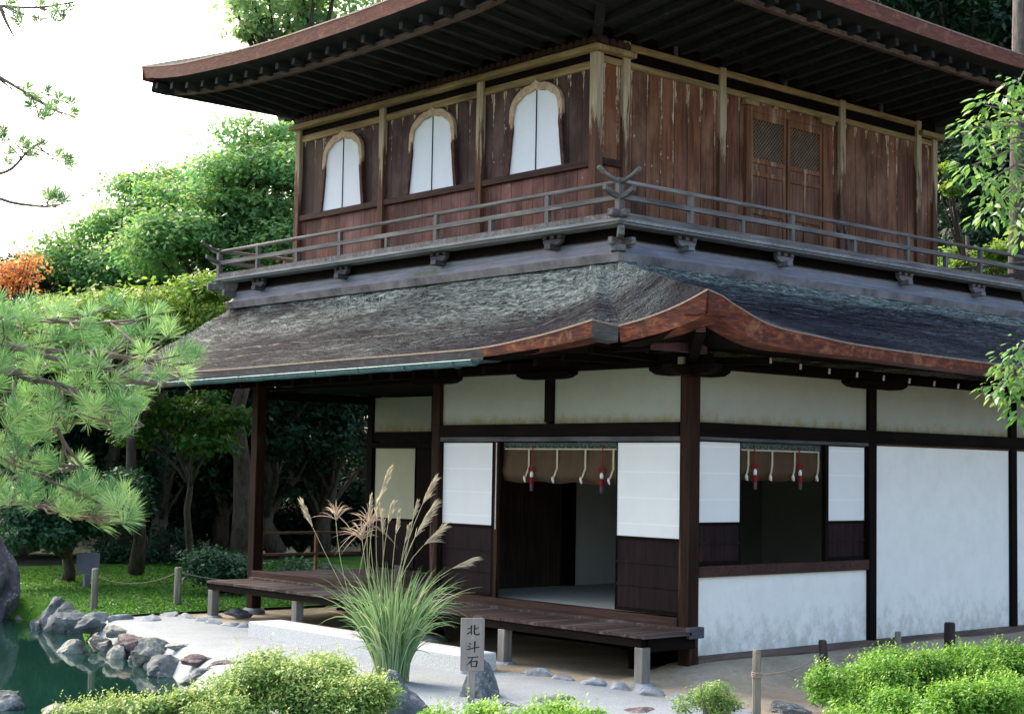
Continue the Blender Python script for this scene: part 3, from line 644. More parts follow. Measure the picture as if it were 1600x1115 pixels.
# brackets under the balcony
def bbr(x,y,ax):
    m=MB(); n=(-1,0) if ax=='A' else (0,-1)
    def B_(u0,u1,d0,d1,z0,z1):
        if ax=='A': m.box(x-d1,x-d0,y+u0,y+u1,z0,z1)
        else: m.box(x+u0,x+u1,y-d1,y-d0,z0,z1)
    pr=[(-.15,.0),(-.14,-.035),(-.09,-.065),(.09,-.065),(.14,-.035),(.15,0)]
    if ax=='A': m.prism(pr,(x-.10,y,4.40),(0,1,0),(0,0,1),(1,0,0),.06)
    else: m.prism(pr,(x,y-.10,4.40),(1,0,0),(0,0,1),(0,1,0),.06)
    for u in (-.12,0,.12): B_(u-.03,u+.03,.035,.105,4.405,4.445)
    B_(-.05,.05,.0,.17,4.285,4.345)
    P(m,'balcony_bracket',W_GREYD['y'] if ax=='A' else wood_b,bevel=.004)
wood_b=wood('bracket_wood',(.10,.10,.11),(.28,.28,.30),'x')
for y in (1.82,3.82,5.82,7.8): bbr(-.17,y,'A')
for x in (.79,2.47,4.85,6.5): bbr(x,.89,'B')
cb=MB(); cb.beam((-.05,1.0,4.36),(-.40,.62,4.37),.07,.10); cb.beam((-.02,.85,4.28),(-.34,.85,4.29),.07,.08); cb.beam((-.15,1.05,4.28),(-.15,.68,4.29),.07,.08); cb.beam((-.15,.91,4.2),(-.27,.79,4.22),.16,.07); P(cb,'corner_bracket',W_GREY['y'],bevel=.008)
cb=MB(); cb.beam((-.05,8.4,4.38),(-.45,8.8,4.39),.08,.10); cb.beam((-.02,8.53,4.28),(-.38,8.53,4.29),.07,.09); P(cb,'corner_bracket',W_GREY['y'],bevel=.008)
P(MB().beam((-.45,8.8,4.39),(-.458,8.809,4.39),.075,.095),'beam_cap',WHITE)
# ---------------- upper storey
UX,UY,UW,UL=.333,1.773,6.642,6.033; UX1=UX+UW; UY1=UY+UL
# board walls, face A in strips round the windows
P(MB().box(UX+.03,UX+.08,UY+.06,UY1-.06,4.50,5.30),'wall_boards',PL_LOW)
WINY=[6.70,4.745,2.785]
P(MB().box(UX+.03,UX+.08,UY+.06,UY1-.06,5.38,6.42),'wall_boards',PL_A)
P(MB().box(UX-.015,UX+.06,UY+.09,UY1-.09,5.30,5.38),'sill_beam',W_SILL,bevel=.005)
P(MB().box(UX,UX+.06,UY+.09,UY1-.09,6.42,6.51),'top_beam',W_UP['y'],bevel=.005)
P(MB().box(UX+.01,UX+.08,UY+.06,UY1-.06,6.51,6.60),'upper_board',W_DARK['y'])
def capmold(): 
    m=MB(); m.box(UX-.10,UX+.1,UY-.10,UY1+.10,6.60,6.665); m.box(UX+.1,UX+.55,UY-.10,UY+.1,6.60,6.665); return m
P(capmold(),'cap_beam',W_UP['y'],bevel=.006)
P(MB().box(UX1-.45,UX1+.10,UY-.10,UY+.1,6.60,6.665),'cap_beam',W_UP['x'],bevel=.006)
# scalloped frieze above cap
fz=MB(); random.seed(2); y=UY-.06
while y<UY1+.06: fz.tube([(UX-.04,y,6.72),(UX+.06,y,6.72)],.058,8); y+=.115
x=UX-.02
while x<UX+.5: fz.tube([(x,UY-.05,6.72),(x,UY+.05,6.72)],.058,8); x+=.115
P(fz,'scalloped_frieze',wood('frieze_wood',(.025,.012,.012),(.08,.035,.03),'y'))
def upost(x,y,w=.115,zt=6.60,m=None): P(MB().box(x-w/2,x+w/2,y-w/2,y+w/2,4.5,zt),'upper_post',m or W_PALEPOST,bevel=.006)
for y in (UY+.03,UY+UL/3+.01,UY+UL*2/3,UY1-.03): upost(UX+.03,y)
for x in (.80,2.46): upost(x,UY+.03,.11,6.80)
for x in (4.83,6.55): upost(x,UY+.03,.11,6.80)
upost(UX1-.03,UY+.03,.10); upost(UX1-.03,UY1-.03)
# face B
P(MB().box(UX+.09,2.93,UY+.03,UY+.08,4.50,6.50),'wall_boards',PL_B); P(MB().box(4.47,UX1-.08,UY+.03,UY+.08,4.50,6.50),'wall_boards',PL_B)
P(MB().box(2.93,4.47,UY+.03,UY+.08,6.44,6.50),'wall_boards',PL_B)
P(MB().box(.44,.745,UY-.005,UY+.03,5.33,5.41),'sill_beam',W_SILL)
P(MB().box(UX+.09,UX1-.08,UY,UY+.06,6.50,6.575),'top_beam',W_UP['x'],bevel=.005)
P(MB().box(UX+.09,UX1-.08,UY+.012,UY+.07,6.575,6.70),'upper_board',W_DARK['x'])
P(MB().box(.86,UX1-.47,UY-.02,UY+.06,6.70,6.78),'top_beam',W_UP['x'],bevel=.005)
for x in (1.62,3.65,5.68): P(MB().box(x-.03,x+.03,UY-.02,UY+.05,6.78,6.92),'strut',W_GREYD['z'])
# katomado windows
def kato(cy):
    op=[(0,.965),(.12,.95),(.22,.92),(.32,.865),(.385,.78),(.405,.65),(.41,.45),(.43,.25),(.465,0)]
    out=[(0,1.075),(.05,1.03),(.17,1.015),(.23,1.0),(.29,.965),(.36,.925),(.41,.87),(.45,.79),(.462,.65),(.465,.45),(.485,.25),(.52,0)]
    z0=5.38
    full=[(-a,b) for a,b in reversed(op)]+[(a,b) for a,b in op[1:]]
    wi=MB(); wi.prism([(a,b) for a,b in full],(UX+.012,cy,z0),(0,-1,0),(0,0,1),(1,0,0),.012)
    pap=P(wi,'arched_window',PAPER_UP,label='bell-shaped window with two white paper panels')
    P(MB().box(UX+.004,UX+.011,cy-.007,cy+.007,z0,z0+.95),'centre_stile',W_DARK['z'],pap)
    # frame: resample both outlines, strip between, extruded
    def samp(pts,n):
        L=[0]
        for (a,b),(c,d) in zip(pts[:-1],pts[1:]): L.append(L[-1]+math.hypot(c-a,d-b))
        r=[]
        for k in range(n+1):
            t=L[-1]*k/n; i=max(j for j in range(len(L)-1) if L[j]<=t+1e-9); u=(t-L[i])/(L[i+1]-L[i]); r.append((pts[i][0]+(pts[i+1][0]-pts[i][0])*u,pts[i][1]+(pts[i+1][1]-pts[i][1])*u))
        return r
    n=28; oi=samp(op,n); oo=samp(out,n)
    for k in range(n+1):   # cusps on the inner edge in the upper part
        if k<18: f_=1-.022*abs(math.sin(k*math.pi/4.5)); oi[k]=(oi[k][0]*f_,oi[k][1]*f_+ (0))
    I=[(-a,b) for a,b in reversed(oi)]+oi[1:]; O=[(-a,b) for a,b in reversed(oo)]+oo[1:]
    m=MB();V=[];F=[];mi=[]
    for (a,b),(c,d) in zip(I,O):
        for (p,q) in ((a,b),(c,d)):
            V.append((UX-.018,cy-p,z0+q)); V.append((UX+.03,cy-p,z0+q))
    for i in range(len(I)-1):
        s=4*i;t=s+4
        F+=[(s,s+2,t+2,t),(s,t,t+1,s+1),(s+2,s+3,t+3,t+2)]
    m.add(V,F); P(m,'window_frame',KFR,pap)
def kfr():
    q=N('peeled_window_frame',.8,.2); X=q.xyz(q.pos); f=q.noise(q.pos,14.,5,.7); g=q.noise(q.sc(q.pos,(9,9,3)),1.,5,.7)
    e=q.math('ADD',X[2],q.math('MULTIPLY',q.math('SUBTRACT',g,.5),.9)); m=smask(q,e,5.93,6.03)
    q.color(q.mix(m,q.ramp(f,[(.3,(.03,.015,.013)),(.7,(.12,.05,.035))]),q.ramp(f,[(.3,(.36,.24,.15)),(.65,(.60,.46,.32))]))); q.bump(f,.4,.01); return q.m
KFR=kfr()
for cy in WINY: kato(cy)
# double door, face B
DR=P(MB().box(2.90,2.98,UY-.02,UY+.06,4.52,6.46).box(4.42,4.50,UY-.02,UY+.06,4.52,6.46).box(2.98,4.42,UY-.01,UY+.06,6.36,6.46),'double_door',DOORW,bevel=.005)
for a,b in ((2.84,3.10),(4.34,4.62)): P(MB().box(a,b,UY-.05,UY+.02,6.42,6.49),'hinge_block',W_UP['x'],DR)
for s,(a,b) in enumerate(((2.985,3.685),(3.715,4.415))):
    m=MB(); t0,t1=UY-.005,UY+.025; st=.055
    m.box(a,a+st,t0,t1,4.52,6.36); m.box(b-st,b,t0,t1,4.52,6.36)
    for z0,z1 in ((4.52,4.60),(5.08,5.15),(5.56,5.62),(5.72,5.78),(6.27,6.36)): m.box(a+st,b-st,t0,t1,z0,z1)
    c=(a+b)/2
    for z0,z1 in ((4.60,5.08),(5.15,5.56),(5.62,5.72)): m.box(c-.022,c+.022,t0,t1,z0,z1)
    lf=P(m,'door_leaf',DOORW,DR,bevel=.004)
    P(MB().box(a+st,b-st,UY+.012,UY+.02,4.6,5.72),'door_panel',wood('door_panel_wood',(.07,.03,.018),(.22,.11,.07),'z',(.40,.33,.24),(.60,.75)) if s==0 else bpy.data.materials['door_panel_wood'],lf)
    P(MB().box(a+st,b-st,UY+.022,UY+.028,5.78,6.27),'lattice_backing',BLACK,lf)
    la=MB(); w0,w1=a+st,b-st; k=-.6
    while k<1.2:
        for sg in (1,-1):
            # diagonal bars clipped to the opening
            x0_=w0+k if sg==1 else w1-k; pts=[]
            for tt in (0,1):
                pass
            za,zb=5.78,6.27; xa=x0_; xb=x0_+sg*(zb-za)
            def clip(xa,za,xb,zb):
                if xa==xb: return None
                t0_,t1_=0.,1.
                for lim,sgn in ((w0,1),(w1,-1)):
                    fa=sgn*(xa-lim);fb=sgn*(xb-lim)
                    if fa<0 and fb<0: return None
                    if fa<0: t0_=max(t0_,fa/(fa-fb))
                    elif fb<0: t1_=min(t1_,fa/(fa-fb))
                if t1_-t0_<.02: return None
                return (xa+(xb-xa)*t0_,za+(zb-za)*t0_,xa+(xb-xa)*t1_,za+(zb-za)*t1_)
            r=clip(xa,za,xb,zb)
            if r: la.beam((r[0],UY+.016-.004*sg,r[1]),(r[2],UY+.016-.004*sg,r[3]),.006,.010,up=(0,1,0))
        k+=.055
    P(la,'lattice',LATT,lf)
# curved handle-like hook standing on balcony
hk=MB().tube([(4.12,1.15,4.51),(4.08,1.13,4.80),(3.98,1.10,5.01),(3.86,1.07,5.03),(3.80,1.05,4.95),(3.80,1.05,4.87)],.020,7); P(hk,'metal_hook',W_GREYD['z'],PV,smooth=True)
P(MB().box(UX1-.07,UX1-.02,UY+.1,UY1-.1,4.5,6.6),'back_wall',PL_A); P(MB().box(UX+.1,UX1-.1,UY1-.07,UY1-.02,4.5,6.6),'back_wall',PL_B)
P(MB().box(UX+.05,UX1-.05,UY+.05,UY1-.05,6.6,6.64),'upper_ceiling',W_DARK['x'])
# ---------------- upper roof
AX0,BY0,AX1,BY1=-1.35,-.15,8.75,9.3
UA=catmull([(AX0,BY1,7.50),(AX0,8.7,7.40),(AX0,7.885,7.311),(AX0,6.27,7.218),(AX0,4.9,7.195),(AX0,3.667,7.20),(AX0,2.2,7.25),(AX0,.8,7.42),(AX0,BY0,7.60)])
UB=catmull([(AX0,BY0,7.60),(-.5,BY0,7.45),(.8,BY0,7.34),(2.856,BY0,7.29),(4.607,BY0,7.272),(6.056,BY0,7.286),(7.6,BY0,7.38),(AX1,BY0,7.52)])
UR,_=roofgrid('upper_roof',[(tuple(p),(3.65,4.5,10.)) for p in UA],ROOF,14,PV,.46,.03,21.,.2)
UR['label']='broad upper pyramid roof with deep curved eaves'
roofgrid('roof_slope',[(tuple(p),(3.65,4.5,10.)) for p in UB],ROOF,14,UR,.46,.03,22.,.2)
roofgrid('roof_slope',[((AX1,BY0,7.52),(3.65,4.5,10.)),((AX1,4,7.25),(3.65,4.5,10.)),((AX1,BY1,7.52),(3.65,4.5,10.))],ROOF,10,UR,.46,.02,23.,.5)
roofgrid('roof_slope',[((AX1,BY1,7.52),(3.65,4.5,10.)),((4,BY1,7.25),(3.65,4.5,10.)),((AX0,BY1,7.5),(3.65,4.5,10.))],ROOF,10,UR,.46,.02,24.,.5)
fascia(UA,[.175]*len(UA),(.1,0,0),FASCIA_UP,UR,.016); fascia(UB,[.175]*len(UB),(0,.1,0),FASCIA_UP,UR,.016)
fascia([(AX1,BY0,7.52),(AX1,4,7.25),(AX1,BY1,7.52)],[.22]*3,(-.1,0,0),FASCIA_UP,UR,.03); fascia([(AX1,BY1,7.52),(4,BY1,7.25),(AX0,BY1,7.5)],[.22]*3,(0,-.1,0),FASCIA_UP,UR,.03)
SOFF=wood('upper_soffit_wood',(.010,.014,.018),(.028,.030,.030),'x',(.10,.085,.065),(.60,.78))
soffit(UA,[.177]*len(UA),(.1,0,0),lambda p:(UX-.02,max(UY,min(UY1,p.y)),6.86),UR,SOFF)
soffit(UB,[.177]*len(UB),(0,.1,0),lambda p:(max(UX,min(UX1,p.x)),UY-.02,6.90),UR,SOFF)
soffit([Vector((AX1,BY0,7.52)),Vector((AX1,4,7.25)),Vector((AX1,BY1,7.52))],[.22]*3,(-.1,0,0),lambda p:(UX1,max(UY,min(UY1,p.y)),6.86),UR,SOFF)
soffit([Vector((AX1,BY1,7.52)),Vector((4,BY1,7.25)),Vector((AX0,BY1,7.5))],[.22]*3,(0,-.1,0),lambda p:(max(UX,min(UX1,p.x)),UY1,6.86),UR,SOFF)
P(MB().box(UX-.0,UX+.1,UY-.0,UY1,6.665,6.9),'wall_plate',W_DARK['y'],UR); P(MB().box(UX+.1,UX1,UY+.0,UY+.1,6.70,6.93),'wall_plate',W_DARK['x'],UR)
def ofs(p0,p1,tf):  # rafter stopping short of the eave
    return p0.lerp(p1,tf)
y=UY-1.3
while y<UY1+1.2:
    e=interp(UA,1,y)
    if e:
        ht=max(0,(UY-y)/(UY-BY0),(y-UY1)/(BY1-UY1)); a=Vector((UX+(AX0-UX)*ht,y,6.82+.42*ht)); b=Vector((AX0+.05,y,e.z-.27)); P(MB().beam(a,ofs(a,b,.93),.065,.085),'rafter',SOFF,UR)
    y+=.37
x=UX-1.2
while x<UX1+1.3:
    e=interp(UB,0,x)
    if e:
        ht=max(0,(UX-x)/(UX-AX0),(x-UX1)/(AX1-UX1)); a=Vector((x,UY+(BY0-UY)*ht,6.86+.40*ht)); b=Vector((x,BY0+.05,e.z-.27)); P(MB().beam(a,ofs(a,b,.93),.065,.085),'rafter',SOFF,UR)
    x+=.37
# eave purlins and corner rafters, bracket arms
PURM=wood('eave_purlin_wood',(.05,.035,.03),(.16,.11,.08),'y')
m=MB(); 
for i in range(len(UA)-1):
    a,b=UA[i],UA[i+1]; m.beam(a+Vector((.36,0,-.33)),b+Vector((.36,0,-.33)),.07,.06)
P(m,'eave_purlin',PURM,UR)
m=MB()
for i in range(len(UB)-1):
    a,b=UB[i],UB[i+1]; m.beam(a+Vector((0,.36,-.33)),b+Vector((0,.36,-.33)),.07,.06)
P(m,'eave_purlin',PURM,UR)
for (a,b) in (((UX,UY,6.84),(AX0+.10,BY0+.10,7.34)),((UX,UY1,6.84),(AX0+.12,BY1-.12,7.20)),((UX1,UY,6.84),(AX1-.12,BY0+.12,7.22))):
    P(MB().beam(a,b,.11,.15),'corner_rafter',SOFF,UR)
# ------------------------------------------------------------ bamboo blinds (hang in the openings)
def blind(a0,a1,zt,zb,face,off,lab,ribs,tass):
    base=(off,(a0+a1)/2,zb) if face=='A' else ((a0+a1)/2,off,zb)
    T=empty('bamboo_blind',base,lab,'bamboo blind')
    def pt(u,d,z): return (off+d,u,z) if face=='A' else (u,off+d,z)
    m=MB(); n=24; V=[];F=[]
    for i in range(n+1):
        u=a0+(a1-a0)*i/n; bz=zb+.012*math.sin(i*.8+1)-.008
        zz=[zt,zb+.22,zb+.10,bz]; dd=[0,0,-.02,.02]
        for z,d in zip(zz,dd): V.append(pt(u,d,z))
    for i in range(n):
        for k in range(3): F.append((i*4+k,i*4+k+1,(i+1)*4+k+1,(i+1)*4+k))
    m.add(V,F); s=m.build('blind_panel',SUDARE,T,smooth=True); md=s.modifiers.new('s','SOLIDIFY'); md.thickness=.012
    b=MB(); V=[pt(a0,-.012,zt),pt(a1,-.012,zt),pt(a1,-.012,zt-.07),pt(a0,-.012,zt-.07)]; b.add(V,[(0,1,2,3)])
    o=b.build('top_band',simple('patterned_band',(.07,.10,.09),.8,.2,.6,25.) if 'patterned_band' not in bpy.data.materials else bpy.data.materials['patterned_band'],T); o.modifiers.new('s','SOLIDIFY').thickness=.006
    e=MB(); p0=pt(a0+.03,-.02,zt-.075);p1=pt(a1-.03,-.02,zt-.075); e.beam(p0,p1,.006,.016); e.build('band_edging',RIBBON,T)
    # scallop rings on band
    rg=MB(); u=a0+.08
    while u<a1-.04:
        pts=[Vector(pt(u+.035*math.cos(t),-.02,zt-.03+.028*math.sin(t))) for t in [math.pi+math.pi*k/8 for k in range(9)]]; rg.tube(pts,.005,4); u+=.115
    rg.build('band_rings',BLACK,T)
    for u in ribs:
        r=MB(); zs=[zt-.075,zt-.2,zb+.15,zb+.07,zb+.03,zb-.01]; du=[0,0,.0,.03,.055,.045] ; w_=.013
        V=[];F=[]
        for z,d in zip(zs,du):
            s_=1 if face=='A' else -1
            V+=[pt(u+s_*d-w_,-.028-.01*(d>0),z),pt(u+s_*d+w_,-.028-.01*(d>0),z)]
        for i in range(len(zs)-1): F.append((2*i,2*i+1,2*i+3,2*i+2))
        r.add(V,F); o=r.build('ribbon_strap',RIBBON,T); o.modifiers.new('s','SOLIDIFY').thickness=.005
        s_=1 if face=='A' else -1
        wt=MB(); wt.tube([pt(u+s_*.055,-.045,zb+.055),pt(u+s_*.05,-.045,zb+.03),pt(u+s_*.035,-.045,zb-.015)],[.006,.015,.008],6); wt.build('ribbon_tip',WHITE,o,smooth=True)
    for u in tass:
        c=MB(); c.tube([pt(u,-.04,zt-.03),pt(u,-.045,zb+.16)],.006,5); o=c.build('tassel',RED,T)
        k=MB(); 
        for sg in (-1,1): k.tube([pt(u,-.05,zb+.13),pt(u+sg*.035,-.055,zb+.16),pt(u+sg*.05,-.055,zb+.125),pt(u,-.05,zb+.12)],.009,5)
        k.build('tassel_bow',RED,o,smooth=True)
        k=MB(); k.tube([pt(u,-.05,zb+.11),pt(u,-.05,zb+.085),pt(u,-.05,zb+.045)],[.010,.020,.019],8); k.build('tassel_head',WHITE,o,smooth=True)
        k=MB(); k.tube([pt(u,-.05,zb+.045),pt(u,-.05,zb-.03)],[.021,.024],8); k.build('tassel_skirt',RED,o,smooth=True)
        k=MB(); k.tube([pt(u,-.05,zb-.03),pt(u,-.05,zb-.11)],[.020,.017],8); k.build('tassel_fringe',simple('dark_fringe',(.10,.06,.06)) if 'dark_fringe' not in bpy.data.materials else bpy.data.materials['dark_fringe'],o,smooth=True)
    return T
blind(1.08,2.95,2.195,1.76,'A',.085,'rolled bamboo blind with red tassels in the wide doorway above the deck',(2.50,2.03,1.58,1.15),(2.42,1.30))
blind(.83,2.20,2.21,1.83,'B',.085,'rolled bamboo blind with red tassels in the window opening of the plaster wall',(.97,1.36,1.74,2.15),(1.05,1.80))
# ------------------------------------------------------------ signs, stones, fences
# wooden sign with brush writing
SB=(-2.80,.02,-.17)
def sign():
    fx=Vector((-.657,-.7506,0)).normalized()   # faces roughly the viewer side of the path
    rt=Vector((.7506,-.657,0)); ang=.12; rt=Vector((rt.x*math.cos(ang)-rt.y*math.sin(ang),rt.x*math.sin(ang)+rt.y*math.cos(ang),0)); fx=Vector((rt.y,-rt.x,0))
    T=empty('name_sign',SB,'upright pale wooden sign with three brushed black characters beside a pointed stone','sign')
    up=Vector((0,0,1)); o=Vector(SB)
    wm=wood('sign_wood',(.20,.185,.165),(.36,.33,.30),'z')
    m=MB(); m.prism([(-.030,-.2),(.030,-.2),(.030,.36),(-.030,.36)],o-fx*.03,rt,up,fx,.04); m.build('post',wm,T,bevel=.004)
    zb,zt=.285,.745; m=MB(); m.prism([(-.105,zb),(.105,zb),(.105,zt-.012),(.09,zt),(-.105,zt)],o+fx*.011,rt,up,fx,.022); bd=m.build('board',wm,T,bevel=.003)
    # strokes: list of polylines with widths, local units: character box 1x1
    ch={'bei':[[(.05,.62,.07),(.22,.66,.09),(.38,.70,.05)],[(.34,.93,.05),(.37,.9,.12),(.36,.5,.11),(.37,.14,.09)],[(.02,.2,.05),(.12,.24,.11),(.36,.42,.05)],[(.92,.76,.04),(.80,.70,.10),(.58,.56,.04)],[(.56,.95,.05),(.60,.92,.13),(.58,.5,.11),(.60,.22,.12),(.75,.14,.12),(.93,.17,.10),(.95,.34,.02)]],
        'dou':[[(.20,.82,.04),(.30,.76,.10),(.38,.70,.05)],[(.12,.60,.04),(.24,.54,.11),(.33,.48,.04)],[(.04,.28,.05),(.14,.30,.10),(.55,.42,.08),(.95,.50,.10),(.98,.49,.03)],[(.60,.98,.05),(.64,.94,.13),(.63,.5,.11),(.63,.0,.05)]],
        'shi':[[(.10,.84,.05),(.16,.85,.11),(.5,.88,.08),(.88,.92,.10),(.92,.9,.03)],[(.50,.86,.08),(.40,.62,.10),(.22,.38,.09),(.02,.20,.02)],[(.34,.52,.05),(.37,.5,.10),(.40,.25,.09),(.41,.05,.05)],[(.36,.50,.06),(.6,.55,.08),(.82,.57,.12),(.80,.35,.10),(.75,.06,.09)],[(.42,.12,.06),(.6,.14,.08),(.78,.15,.06)]]}
    for nm,cz in (('bei',.585),('dou',.44),('shi',.295+.015)):
        m=MB(); S=.105; idx=0
        for st in ch[nm]:
            idx+=1
            pts=[]
            for (x0_,y0_,w0),(x1_,y1_,w1) in zip(st[:-1],st[1:]):
                for k in range(5): t=k/5; pts.append((x0_+(x1_-x0_)*t,y0_+(y1_-y0_)*t,w0+(w1-w0)*t))
            pts.append(st[-1]); L=[];R2=[]
            for i,(x,y,w_) in enumerate(pts):
                a=pts[max(i-1,0)];b=pts[min(i+1,len(pts)-1)]; d=Vector((b[0]-a[0],b[1]-a[1]));d.normalize(); nx,ny=-d.y,d.x
                L.append((x+nx*w_/2,y+ny*w_/2));R2.append((x-nx*w_/2,y-ny*w_/2))
            V=[];F=[]
            for (a,b),(c,d) in zip(L,R2):
                for p,q in ((a,b),(c,d)): V.append(o+fx*(.034+.0004*idx)+rt*((p-.5)*S*1.15+.004)+up*(cz+q*S))
            for i in range(len(pts)-1): F.append((2*i,2*i+1,2*i+3,2*i+2))
            m.add(V,F)
        m.build('character',BLACK,bd)
sign()
def rock(name,c,r,mat,label,seed=0,cat='rock',group=None,peak=0.,flat=.0,rot=0.,sub=4,rough=.28):
    bm=bmesh.new(); bmesh.ops.create_icosphere(bm,subdivisions=sub,radius=1)
    sv=Vector((seed*7.3,seed*3.1,seed*1.7))
    # a few cutting planes give facets
    rs=random.Random(seed); pl=[(Vector((rs.uniform(-1,1),rs.uniform(-1,1),rs.uniform(-.6,1))).normalized(),rs.uniform(.52,.84)) for _ in range(13)]
    for v in bm.verts:
        p=v.co.copy()
        for n_,d_ in pl:
            e=p.dot(n_)-d_
            if e>0: p-=n_*e*.85
        p*=1+rough*mnoise.noise(p*1.3+sv)+rough*.4*mnoise.noise(p*3.7+sv)+rough*.16*mnoise.noise(p*9+sv)
        if peak and p.z>0: s=max(.06,1-peak*p.z); p.x*=s;p.y*=s
        x,y=p.x*r[0],p.y*r[1]; v.co=Vector((x*math.cos(rot)-y*math.sin(rot),x*math.sin(rot)+y*math.cos(rot),p.z*r[2]))
    me=bpy.data.meshes.new(name); bm.to_mesh(me); bm.free(); me.materials.append(mat); me.polygons.foreach_set('use_smooth',[True]*len(me.polygons)); me.set_sharp_from_angle(angle=R_(24))
    o=link(bpy.data.objects.new(name,me)); o.location=c; return tag(o,label,cat,group)
rock('pointed_rock',(-2.45,.28,-.22),(.30,.27,.47),ROCK,'pointed grey stone standing behind the written sign',3,peak=.72,rot=.4)
# granite step
G=MB().box(-1.62,-1.16,1.58,5.62,-.20,.015); o=G.build('granite_step',GRANITE,None,(-1.4,3.6,-.2),bevel=.012); tag(o,'long pale granite step block lying in front of the timber deck','stone step')
# edging stones along the gravel
random.seed(11); y=8.55; k=0
ORD='first second third fourth fifth sixth seventh eighth ninth tenth eleventh twelfth thirteenth fourteenth fifteenth sixteenth seventeenth eighteenth nineteenth twentieth'.split()
def EL(k): return ORD[k%20]+' small blue-grey edging stone of the row beside the deck, counted from the moss corner'
while y>-1.35:
    L=random.uniform(.26,.46)
    if not (1.45<y-L/2<5.75):
        s_=rock('edging_stone',(-1.06+random.uniform(-.02,.02)-(.0 if y<6 else .03*(y-6)),y-L/2,-.185),(.14,L*.56,.09),EDGESTONE,EL(k),20+k,'edging stone','edging stones in a row along the gravel',sub=3,rough=.18)
        k+=1
    y-=L
for i,(px_,r_) in enumerate([((-2.109,8.582,-0.150),.16),((-1.946,8.183,-0.150),.15),((-1.705,7.841,-0.150),.15)]):
    rock('edging_stone',(px_[0],px_[1],-.18),(r_*1.5,r_,.12),EDGESTONE,ORD[i]+' blue-grey edging stone at the moss bend, counted from the boulders',60+i,'edging stone','edging stones at the moss corner',sub=3,rough=.18)
# rocks: (px,py of waterline foot) world positions
rock('standing_rock',(-2.12,11.98,.08),(.66,.6,1.05),ROCK_B,'tall purple-grey lichened boulder cut by the left edge of the photo',5,peak=.2,rot=.5)
RK=[((-1.95,10.05,-.28),(0.270,0.225,0.315),ROCK,'dark mossy boulder by the pond next to the tall boulder',6),
((-2.022,9.697,-0.350),(0.355,0.266,0.340),ROCK,'large blue-grey faceted boulder at the back of the pond',7),
((-2.954,7.495,-0.450),(0.211,0.158,0.178),ROCK_P,'pale green-grey rock rising from the water at the pond edge',8),
((-2.389,8.159,-0.200),(0.224,0.158,0.132),ROCK,'flat grey rock between the large boulder and the gravel',9),
((-2.518,7.659,-0.350),(0.198,0.132,0.079),ROCK_P,'low pale slab rock behind the row of waterside rocks',10),
((-2.727,6.735,-0.420),(0.205,0.165,0.158),ROCK_P,'pale wedge rock in the middle of the waterside row',11),
((-2.550,6.645,-0.300),(0.304,0.192,0.144),ROCK_R,'reddish brown rock behind the pale wedge rock',12),
((-2.695,5.857,-0.320),(0.306,0.221,0.204),ROCK_P,'whitish rounded rock beside the gravel path edge',13),
((-2.983,5.071,-0.450),(0.418,0.285,0.247),ROCK,'dark rock with white blotches dipping into the water',14),
((-2.867,5.724,-0.500),(0.145,0.119,0.099),ROCK,'small dark rock in the water before the white blotched one',15),
((-3.127,4.233,-0.200),(0.264,0.132,0.066),ROCK_R,'flat purplish slab lying on the gravel edge',16),
((-3.448,3.453,-0.280),(0.272,0.208,0.128),ROCK,'grey rock half hidden behind the azalea bush',17),
((-5.436,3.751,-0.420),(0.224,0.172,0.158),ROCK,'grey rock in the near left corner by the water',18),
((-5.263,3.062,-0.420),(0.238,0.145,0.092),ROCK_P,'pale flat rock at the near pond bank',19),
((-3.682,-0.107,-0.120),(0.289,0.238,0.306),ROCK,'dark grey boulder below the silver grass clump',21),
((-2.100,-0.321,-0.200),(0.270,0.180,0.108),ROCK_P,'low pale rock poking up from white gravel',22),
((-2.595,-0.253,-0.200),(0.208,0.144,0.064),ROCK,'small dark rock left of the low pale rock',25),
((-1.946,-1.221,-0.200),(0.270,0.180,0.081),ROCK_R,'low purplish rock at the bottom edge near the sparse shrub',23),
((-0.883,-1.998,-0.140),(0.240,0.160,0.080),ROCK,'dark rock beside the fence stake and right hedge',24),
((-.55,7.6,-.1),(0.180,0.144,0.072),ROCK,'dark foundation stone under the far end of the deck',26)]
RK+=[((-2.128,10.269,-0.420),(.14,.12,.12),ROCK,'small dark stone between the mossy boulder and the big faceted one',31),((-2.551,7.414,-0.420),(.15,.12,.11),ROCK_P,'small pale stone at the waterline left of the wedge rock',32),((-2.696,6.312,-0.440),(.12,.12,.10),ROCK,'tiny dark stone at the waterline right of the wedge rock',33),((-2.490,7.297,-0.200),(.2,.13,.08),ROCK_P,'low whitish stone just behind the reddish brown rock',34),((-2.652,5.347,-0.200),(.22,.12,.05),ROCK_P,'very flat pale stone lying in the gravel',35),((-3.179,3.621,-0.200),(.2,.14,.08),ROCK_R,'small brownish stone beside the flat purplish slab',36)]
for c,r,mt,lb,sd_ in RK: rock('rock',c,r,mt,lb,sd_,rot=sd_*.7)
